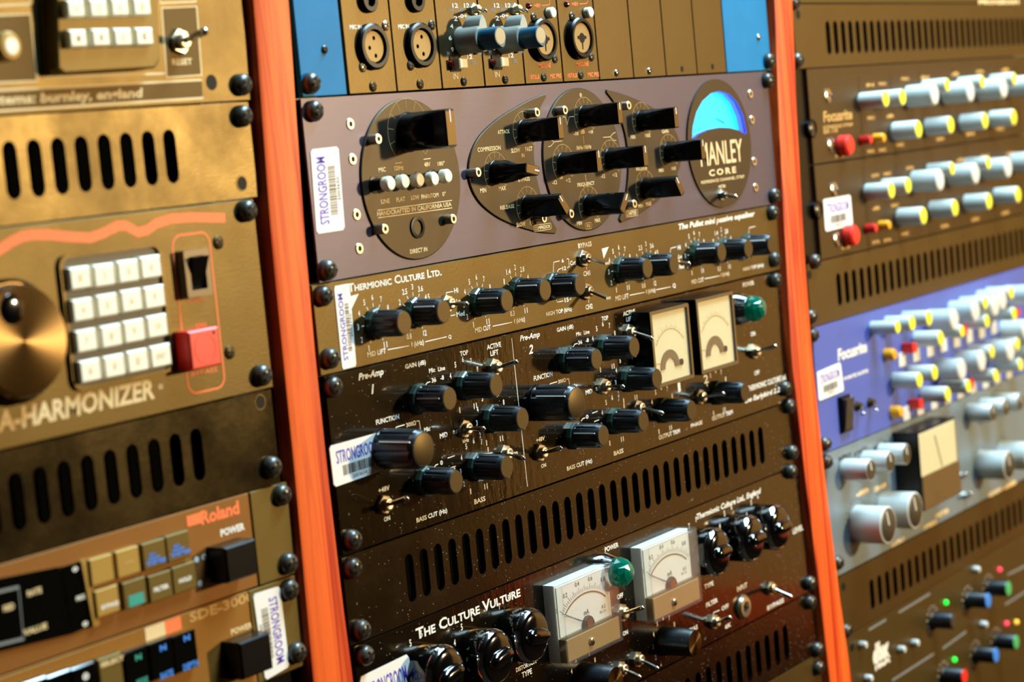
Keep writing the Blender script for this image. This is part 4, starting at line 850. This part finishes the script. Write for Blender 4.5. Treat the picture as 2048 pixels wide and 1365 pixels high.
def ma(pts, low, scr, o1=13):
    # pts: white face corners; low: y pixel of lower cover
    q = [(x-u.x, d-u.d) for x, d in quad(pts, 8)]
    xa = (q[0][0]+q[3][0])/2; xb = (q[1][0]+q[2][0])/2; da = (q[0][1]+q[1][1])/2; db = (q[2][1]+q[3][1])/2
    lx, ld = at(*low, o1); dl = ld-u.d; w, h = xb-xa, db-da; e = 2.3
    o = u.part('milliamp_meter', MB().box(xa-1.5, xb+1.5, da-1.5, dl-1, 0, 7.2, 0, .4), 'meter_white', u.x, u.d)
    link('meter_face', MB().box(xa, xb, da, db, 7.2, 7.8).mesh('meter_face', 'meter_white', 0), o)
    link('lower_cover', MB().box(xa-e+1.2, xb+e-1.2, db+.5, dl-1.2, 7.3, o1-.8, 0, .6).mesh('lower_cover', 'meter_bronze', 0), o)
    c = MB(); x0, x1, d0, d1 = xa-e, xb+e, da-e, dl
    c.box(x0, x1, d0, d0+1.1, 0, o1); c.box(x0, x1, d1-1.1, d1, 0, o1); c.box(x0, x0+1.1, d0+1.1, d1-1.1, 0, o1); c.box(x1-1.1, x1, d0+1.1, d1-1.1, 0, o1); c.box(x0+1.1, x1-1.1, d0+1.1, d1-1.1, o1-1.1, o1)
    c.box(x0+1.1, x1-1.1, db-.5, db+.5, 8, o1-1.1)
    link('clear_cover', c.mesh('clear_cover', 'clear_acrylic', 0), o)
    z = 7.95; cx, cy = xa+w*.52, db+h*.02; mb = MB()
    def pp(r, a): a = math.radians(a); return (cx+w*.86*r*math.sin(a)*.75, cy-h*.86*r*math.cos(a))
    for i in range(31): mb.ring([pp(.86, -50+100*i/30), pp(1.0 if i % 3 == 0 else .94, -50+100*i/30)], .22, z)
    mb.ring([pp(.8, -54), pp(.62, -48)], .15, z); mb.ring([pp(.8, -50), pp(.3, -42)], .15, z)
    for i, t in enumerate(('0', '0.2', '0.4', '0.6', '0.8', '1')):
        g, f_ = glyphs(t); x, d = pp(1.1, -52+104*i/5); W = 1.4*len(t); mb.add([(x-W/2+a*W, z, d-1.3+b*2.6) for a, b in g], f_)
    g, f_ = glyphs('mA'); mb.add([(cx-2.6+a*5.2, z, cy-h*.36+b*3) for a, b in g], f_); mb.ring([(cx-2.6, cy-h*.36+3.7), (cx+2.6, cy-h*.36+3.7)], .2, z)
    g, f_ = glyphs('0.2'); mb.add([(xa+w*.82+a*4, z, cy-h*.3+b*2) for a, b in g], f_); g, f_ = glyphs('KL 2.5'); mb.add([(xa+w*.78+a*6, z, cy-h*.2+b*1.4) for a, b in g], f_)
    link('meter_scale', mb.mesh('meter_scale', 'print_black', 0), o)
    link('scale_arc', MB().ring([pp(.8, -50+100*i/30) for i in range(31)], .9, z).mesh('scale_arc', 'print_brown', 0), o)
    a, b = pp(.92, -52), pp(.18, -30); link('needle', MB().tube((a[0], 8.6, a[1]), (b[0], 8.6, b[1]), .16, .22, 6).mesh('needle', 'print_black'), o)
    ac = [(cx+w*.11*math.cos(math.radians(180+180*i/14)), db-.2+w*.11*math.sin(math.radians(180+180*i/14))) for i in range(15)]
    link('pivot_cover', MB().prism(ac, 7.8, 9.5, 0, .5).mesh('pivot_cover', 'dark_cap', 30), o)
    link('coil', MB().box(cx-w*.06, cx+w*.05, db-w*.07, db-.3, 9.4, 10).mesh('coil', 'copper', 0), o)
    sx, sd = at(*scr, o1); link('adjust_screw', MB().lathe([(2.3, o1-.9), (2.3, o1+.3), (1.7, o1+.6), (0, o1+.6)], 20, sx-u.x, sd-u.d).box(sx-u.x-.3, sx-u.x+.3, sd-u.d-1.7, sd-u.d+1.7, o1+.5, o1+.65, 1).mesh('adjust_screw', ['nickel', 'recess_black']), o)
ma([(1110, 1178), (1214, 1135), (1224.7, 1233), (1124, 1274)], (1188, 1309), (1185, 1283.5))
ma([(1284, 1102.4), (1374.5, 1064), (1385, 1153), (1297.4, 1194.4)], (1352, 1228), (1350, 1205))
jewel(1253, 1146, 8.6, 17)
for q in ((1250, 1227, 1284, 1216.7, 19, 5.2), (1248, 1340, 1278, 1354.7), (1281, 1320.5, 1313.7, 1337.4), (1434, 1245, 1459, 1236), (1546.6, 1178, 1580.8, 1194)): toggle(u, *q, **({} if len(q) > 4 else {'to': 16}))
for px, py in ((1390, 1287), (1231, 1362)):
    x, d = at(px, py, 21); o = u.part('drive_knob', MB().lathe([(9.2, 0), (9.2, 2), (8.6, 3), (8.2, 20), (7.8, 21)], 32), 'knob_black', x, d)
    link('knob_cap', MB().lathe([(7.6, 20.8), (7.6, 21.2), (0, 21.3)], 32).mesh('knob_cap', 'wheel_metal'), o)
    dial(u, x, d, ['1', '2', '3', '4', '5', '6', '7', '8'], r=12.5, ticks=False)
x, d = at(1492, 1215, 3); o = u.part('instrument_jack', MB().loft([(circ(8, 28), 0), (circ(8, 28), 1.2), (circ(6.4, 28), 3.2), (circ(3.8, 28), 3.4), (circ(3.5, 28), .4)]), 'brass', x, d); link('jack_opening', MB().lathe([(3.4, .3), (3.4, .5), (0, .5)], 20).mesh('jack_opening', 'recess_black'), o)
T = u.T
T('The Culture Vulture', 939.5, 1225, 208, 22, bold=.012, caps=True)
for t, x, y, w, h in (('POWER', 1223, 1095, 27, 10), ('OFF', 1240, 1193, 12, 10), ('ON', 1250.5, 1266.5, 10, 9), ('DISTORTION', 1052, 1332, 40, 9), ('TYPE', 1053.5, 1347, 20, 11), ('TYPE', 1417.6, 1170.7, 18, 9), ('INPUT', 1484, 1175, 20, 10), ('FILTER', 1423.5, 1206, 23, 9), ('OFF', 1450, 1215, 14, 9), ('6K', 1456, 1252, 12, 9), ('BYPASS', 1551, 1209, 33, 9), ('LEVEL', 1595.6, 1059.4, 20, 11), ('BIAS', 1387, 1258, 16, 9)): T(t, x, y, w, h, bold=.01)
T('Thermionic Culture Ltd., England', 1459, 1009, 128, 15, shear=.2, bold=.014)
u.line([(1425, 1236), (1427, 1226), (1439, 1221)], .5)
sticker(u, [(719, 1356), (816.7, 1308.5), (836, 1415), (740, 1470)])
for q in ((742, 1313), (1592, 944), (1630, 1168)): rack_screw(u, *q)
u.done()
u = vent_unit('dark vent panel below the distortion unit, cut off at the bottom of the middle bay', 0, 487, 8, ((1567-18.5*4, 1251+10.7*4), (1577-18.5*4, 1320+11*4)), ((1567, 1251), (1577, 1320)), 5, 6.8, m='vent_black', extra=(28, 0))
for q in ((1630, 1206), (1645, 1301)): rack_screw(u, *q)
u.done()
u = Unit('dark_rack_unit', 'plain dark unit at the very bottom of the middle bay beside the wood upright', 'rack unit', 0, 10*UH)
panel(u, 0, 487, 9, 10, 'equaliser_face'); rack_screw(u, 1646, 1337); u.done()
# ================================================================== RIGHT BAY
RX = 515.0; RW = 482.6
u = Unit('rack_unit', 'gold-lit unit strip cut off by the top edge of the right bay', 'rack unit', RX+8, -UH)
panel(u, RX+8, RX+8+RW, -2, -1, 'olive_face'); u.T('PROGRAM', 1998, 4, 80, 9, 'print_cream', bold=.03); rack_screw(u, 1597, 5); u.done()
u = vent_unit('brown vent panel with fine slots at the top of the right bay', RX+8, RX+8+RW, -1, ((1655, 41), (1659, 111)), ((2032, 36), (2040, 91)), 31, 7.0, extra=(0, 4), m='warm_lit_steel')
hole(u, 1596, 29, 3.2, False); rack_screw(u, 1605, 120); u.done()
# console strips
x0 = RX+1; xp = at(1621, 240)[0]
u = Unit('console_strip_unit', 'dark twin console strip with yellow and grey capped knobs and red buttons, right bay', 'rack unit', x0, 3*UH)
u.part('rack_ear', MB().box(fit(x0, x0+RW, 0, 3)[0]-u.x+.5, xp-u.x+4, -3*UH+.4, -.4, -3.8, -2.5), 'rubber_black', u.x, u.d, smooth=0)
for a, b in ((0, 1.5), (1.5, 3)):
    panel(u, xp, x0+RW, a, b, 'console_face')
for px, py in ((1624, 257), (1636, 420)):
    x, d = at(px, py, 0); o = u.part('handle_cup', MB().loft([(circ(6.4, 24), -2.4), (circ(6.4, 24), .6), (circ(5.6, 24), 1), (circ(5.4, 24), -2)]), 'rubber_black', x, d)
    link('cup_screw', MB().lathe([(4, -2), (4, -1), (2.5, .2), (0, .5)], 16).mesh('cup_screw', 'screw_black'), o)
fk = [((1771, 198), 'y', 6.2), ((1804.8, 194.6), 'y', 6.2), ((1869, 188.5), 'g', 8.4), ((1894, 170), 'y', 5.4), ((1940.6, 182.5), 'g', 8.4), ((1964, 164), 'y', 5.4), ((2007, 176), 'g', 8.4), ((2028, 158), 'y', 5.4), ((2066, 170), 'g', 8.4),
      ((1836.7, 258.6), 'y', 6.8), ((1901, 250), 'y', 6.8), ((1969.7, 241.7), 'y', 6.8), ((2027, 234.5), 'y', 6.8),
      ((1782.6, 381), 'y', 6.2), ((1815.7, 371), 'y', 6.2), ((1879.7, 360), 'g', 8.4), ((1904, 337.5), 'y', 5.4), ((1951, 347), 'g', 8.4), ((1976, 326), 'y', 5.4), ((2016, 335), 'g', 8.4), ((2074, 322), 'g', 8.4),
      ((1846.6, 431.7), 'y', 6.8), ((1909.5, 416), 'y', 6.8), ((1977.6, 402.7), 'y', 6.8), ((2035.6, 389.4), 'y', 6.8)]
for (px, py), c, r in fk: capknob(u, px, py, r, 21 if c == 'g' else 19, 'grey_plastic', 'yellow_cap' if c == 'y' else 'pale_cap')
for px, py, r, m in ((1702, 290, 7.4, 'red_plastic'), (1713, 470.4, 7.4, 'red_plastic'), (1742.4, 279, 3.6, 'red_plastic'), (1768.5, 275.6, 3.6, 'amber_plastic'), (1752.8, 456, 3.6, 'red_plastic'), (1779.4, 450, 3.6, 'amber_plastic')):
    x, d = at(px, py, 8); u.part('push_button', cached(('pb', r, m), lambda: MB().lathe([(r, 0), (r, 6.6), (r*.8, 8), (0, 8.4)], 24), m), x, d)
for px, py in ((1658.6, 191), (1664.6, 289), (1670.6, 378.6), (1676.7, 479)): small_screw(u, px, py, 5.2, 'nickel', slot=True)
u.T('Focusrite', 1675.5, 231, 58, 22, 'print_gold', bold=.02, shear=.1); u.T('CONSOLE STRIP', 1676, 252, 60, 7, 'print_gold', bold=.02); u.T('ISA 110', 1661, 262, 28, 9, 'print_gold', bold=.02)
u.T('POWER', 1680, 312, 18, 7, 'print_gold', bold=.03); u.T('POWER', 1692, 496, 18, 7, 'print_gold', bold=.03)
for y, a in ((0, 0), (182, 10)):
    for x in (1716, 1780, 1838, 1905, 1970, 2030): u.line([(x+a, 150+y-(x-1716)*.07), (x+a+12, 325+y-(x-1716)*.16)], .5, 'recess_black')
    for x, yy in ((1740, 170), (1765, 168), (1810, 158), (1850, 155), (1910, 148), (1960, 143), (2010, 140), (1742, 236), (1780, 232), (1742, 303), (1765, 300), (1800, 290), (1880, 278), (1940, 268), (2000, 258)):
        u.T(random.choice(('GAIN', 'FREQ', 'MIC', 'dB', 'kHz', 'IN')), x+a, yy+y-(x-1716)*.05*(y > 0), 15, 7, 'print_gold', bold=.03)
sticker(u, [(1646.5, 399), (1701, 389.5), (1706, 450), (1651, 464)])
rack_screw(u, 1640, 523)
u.done()
u = vent_unit('brown vent panel with fine slots between the console strip and the blue unit', RX-1, RX-1+RW, 3, ((1676, 549), (1681, 614)), ((1676+15*6, 549-4.6*6), (1681+15*6, 614-4.8*6)), 7, 7.0, extra=(0, 26), m='warm_lit_steel')
hole(u, 1619, 550, 3.2, False); rack_screw(u, 1632, 634); u.done()
# blue unit
u = Unit('blue_channel_unit', 'royal blue channel unit with grey knobs, yellow caps and red keys, right bay', 'rack unit', RX-1, 6*UH)
panel(u, RX-1, RX-1+RW, 4, 6, 'royal_blue')
for (px, py), c, r in (((1824, 647), 'y', 6), ((1857.7, 637), 'y', 6), ((1881, 677), 'y', 6), ((1838.5, 761), 'y', 6), ((1869, 746), 'y', 6), ((1895, 789), 'y', 6), ((1908.8, 639.6), 'g', 8.5), ((1951, 622), 'g', 8.5), ((1923.7, 739), 'g', 8.5), ((1923.7, 663), 'y', 5), ((1970, 606), 'y', 5.5), ((1973.5, 643), 'y', 5.5), ((2022, 586), 'y', 5.5), ((2028, 628), 'y', 5.5), ((1983.5, 704), 'y', 5.5), ((2034.5, 689), 'y', 5.5), ((1936, 773), 'y', 5.5), ((1991, 751.6), 'y', 5.5), ((2040.7, 730), 'y', 5.5), ((1963.5, 722), 'g', 8.5), ((2021, 702), 'g', 8.5), ((2005, 600), 'g', 8.5), ((2052, 660), 'g', 8.5), ((1990, 612), 'g', 8.5), ((1795, 655), 'y', 5), ((2060, 700), 'g', 8.5), ((2060, 590), 'g', 8.5)):
    capknob(u, px, py, r, 20, 'grey_plastic', 'yellow_cap' if c == 'y' else 'pale_cap')
for px, py, m in ((1830, 695.6, 'red_plastic'), (1842.8, 807.7, 'red_plastic'), (1932, 661, 'red_plastic'), (1944, 767, 'red_plastic'), (2037, 626, 'red_plastic')):
    x, d = at(px, py, 9); u.part('push_key', cached(('push_key', m), lambda: MB().box(-4, 4, -3.6, 3.6, 0, 9, 0, .6), m), x, d)
for px, py in ((1791, 709), (1804, 824)):
    x, d = at(px, py, 8); u.part('round_button', cached('round_button', lambda: MB().lathe([(4.6, 0), (4.6, 6), (3.6, 7.6), (0, 8.2)], 20), 'amber_plastic'), x, d)
for i in range(9):
    for k in (0, 1):
        x = 655+26*i; d = (4.95+k*.92)*UH; u.part('label_strip', cached('label_strip', lambda: MB().box(-6, 6, -5.2, 5.2, 0, 1.2), 'pale_cap', 0), x, d)
u.T('Focusrite', 1704.6, 702, 58, 24, 'print_white', bold=.02, shear=.1); u.T('FORTE SUITE', 1712, 750, 48, 7, 'print_white', bold=.03); u.T('POWER', 1693, 796, 20, 7, 'print_white', bold=.03)
x, d = at(1695, 828, 3); o = u.part('rocker_switch', MB().box(-8, 8, -13, 13, 0, 3, 0, .6), 'rubber_black', x, d); link('rocker', MB().add([(-6, 3, -11), (6, 3, -11), (6, 3, 11), (-6, 3, 11), (-6, 6.5, -11), (6, 6.5, -11), (6, 3.6, 11), (-6, 3.6, 11)], [(0, 1, 2, 3), (4, 5, 6, 7), (0, 1, 5, 4), (1, 2, 6, 5), (2, 3, 7, 6), (3, 0, 4, 7)]).mesh('rocker', 'dark_cap', 0), o)
for px, py in ((1722, 818), (1747, 811)): toggle(u, px, py-5, px+5, py+10, 10, 3.4, 'satin_steel', 'nickel')
sticker(u, [(1634, 745), (1681, 725), (1688, 782), (1638, 803)])
rack_screw(u, 1635, 671); rack_screw(u, 1660, 889)
u.done()
# silver compressor
u = Unit('silver_compressor', 'silver compressor with dark-capped silver knobs and a square needle meter, right bay', 'compressor', RX+2, 8*UH)
panel(u, RX+2, RX+2+RW, 6, 8, 'silver_face')
for px, py, r, L in ((1741.8, 940.6, 7.8, 20), (1780.5, 924, 7.8, 20), (1813, 909, 7.8, 20), (1777, 1051, 13.5, 24), (1831, 1021.5, 13.5, 24), (2018.4, 931, 11.5, 24), (2060, 912, 11.5, 24), (1986, 826, 7.5, 20), (2012, 815, 7.5, 20), (2040, 805, 7.5, 20)):
    x, d = capknob(u, px, py, r, L, 'silver_knob', 'dark_cap', -15, pointer=True)
    for i in range(21):
        a = math.radians(135+270*i/20); u.linem([(x+r*1.25*math.cos(a), d+r*1.25*math.sin(a)), (x+r*1.45*math.cos(a), d+r*1.45*math.sin(a))], .6, 'print_black')
q = [(x-u.x, d-u.d) for x, d in quad([(1830, 866), (1906, 838), (1926, 980), (1851, 1028)], 20)]
xa = (q[0][0]+q[3][0])/2; xb = (q[1][0]+q[2][0])/2; da = (q[0][1]+q[1][1])/2; db = (q[2][1]+q[3][1])/2
da = max(da, -2*UH+2.0)
o = u.part('level_meter', MB().box(xa, xb, da, db, 0, 20, 0, .8), 'rubber_black', u.x, u.d)
dm = da+(db-da)*.56
link('meter_face', MB().box(xa+1.5, xb-3, da+1.5, dm, 19.9, 20.2).mesh('meter_face', 'meter_cream', 0), o)
link('lower_cover', MB().box(xa+1, xb-1, dm, db-1, 19.9, 21.2, 0, .4).mesh('lower_cover', 'meter_frame', 0), o)
link('needle', MB().tube(((xa+xb)/2-6, 20.5, da+7), ((xa+xb)/2+4, 20.5, dm-1), .3, .3).mesh('needle', 'print_black'), o)
link('meter_window', MB().box(xa+1, xb-1, da+1, dm, 20.8, 21.2).mesh('meter_window', 'clear_acrylic', 0), o)
for px, py in ((1932, 948), (1941, 988)): toggle(u, px-4, py+4, px, py, 9, 2.8, 'nickel', 'nickel')
for px, py, t in ((1690, 915, 'INPUT'), (1720, 905, 'ATTACK'), (1760, 892, 'RELEASE'), (1725, 985, 'dB'), (1760, 975, '20'), (1796, 1085, 'OUTPUT'), (1860, 1050, 'COMPRESSION'), (1885, 1027, 'METER'), (1990, 985, 'GAIN'), (2020, 970, 'dB')): u.T(t, px, py, 26, 9, 'print_black' if py < 920 else 'print_cream', bold=.03)
rack_screw(u, 1663, 925); rack_screw(u, 1685, 1127)
u.done()
u = vent_unit('orange-brown vent panel with fine slots above the olive unit, bottom right', RX+5, RX+5+RW, 8, ((1741, 1160), (1748, 1218.6)), ((1741+15*6, 1160-8.2*6), (1748+15*6, 1218.6-8.5*6)), 7, 7.0, extra=(0, 26), m='warm_lit_steel')
hole(u, 1687, 1174, 3, False); u.done()
# olive unit
u = Unit('olive_compressor', 'olive compressor with blue and green capped knobs and small lit indicators, bottom right', 'compressor', RX+9, 12*UH)
panel(u, RX+9, RX+9+RW, 9, 12, 'olive_face')
for px, py, c, r in ((1976, 1202, 'cap_blue', 6.4), (2016.7, 1178, 'cap_green', 6.4), (1907, 1243, 'dark_cap', 6.4), (1991.7, 1311.4, 'cap_blue', 6.4), (2032, 1285, 'cap_green', 6.4), (1928.6, 1354, 'red_plastic', 6.4)):
    x, d = capknob(u, px, py, r, 17, 'knob_black', c, skirt=1.25)
    for i in range(11):
        a = math.radians(135+27*i); u.linem([(x+9.5*math.cos(a), d+9.5*math.sin(a)), (x+11.2*math.cos(a), d+11.2*math.sin(a))], .7, 'print_white')
for px, py, m in ((1895, 1206, 'lamp_green'), (2002, 1140, 'lamp_red'), (2016, 1248, 'lamp_red'), (2036, 1245, 'lamp_amber'), (1912, 1320.5, 'lamp_green')):
    x, d = at(px, py, 2); u.part('indicator_lamp', cached(('indicator_lamp', m), lambda: MB().lathe([(2.0, 0), (2.0, 1), (1.5, 2.2), (0, 2.8)], 16), m), x, d)
for px, py in ((1957, 1140), (1972, 1250), (1835, 1287), (1808, 1300), (1731, 1291), (1742, 1358)): 
    x, d = at(px, py, 4); u.part('mini_button', cached('mini_button', lambda: MB().lathe([(2.8, 0), (2.8, 4), (2.2, 5), (0, 5.2)], 16), 'silver_knob'), x, d)
for pts in (((1737, 1261), (1772, 1240)), ((1797, 1226), (1860, 1188)), ((1784, 1362), (1868, 1308)), ((1885, 1298), (1932, 1264)), ((1905, 1250), (1895, 1254)), ((2010, 1210), (2060, 1178)), ((2015, 1150), (2060, 1128))): u.line(pts, 1.8, 'print_grey')
u.T('dbx', 1762, 1304, 33, 44, 'print_white', bold=.07); u.T('160A', 1765, 1326, 30, 16, 'print_white', bold=.05)
rack_screw(u, 1702, 1263); hole(u, 1704, 1296, 3, False)
u.done()
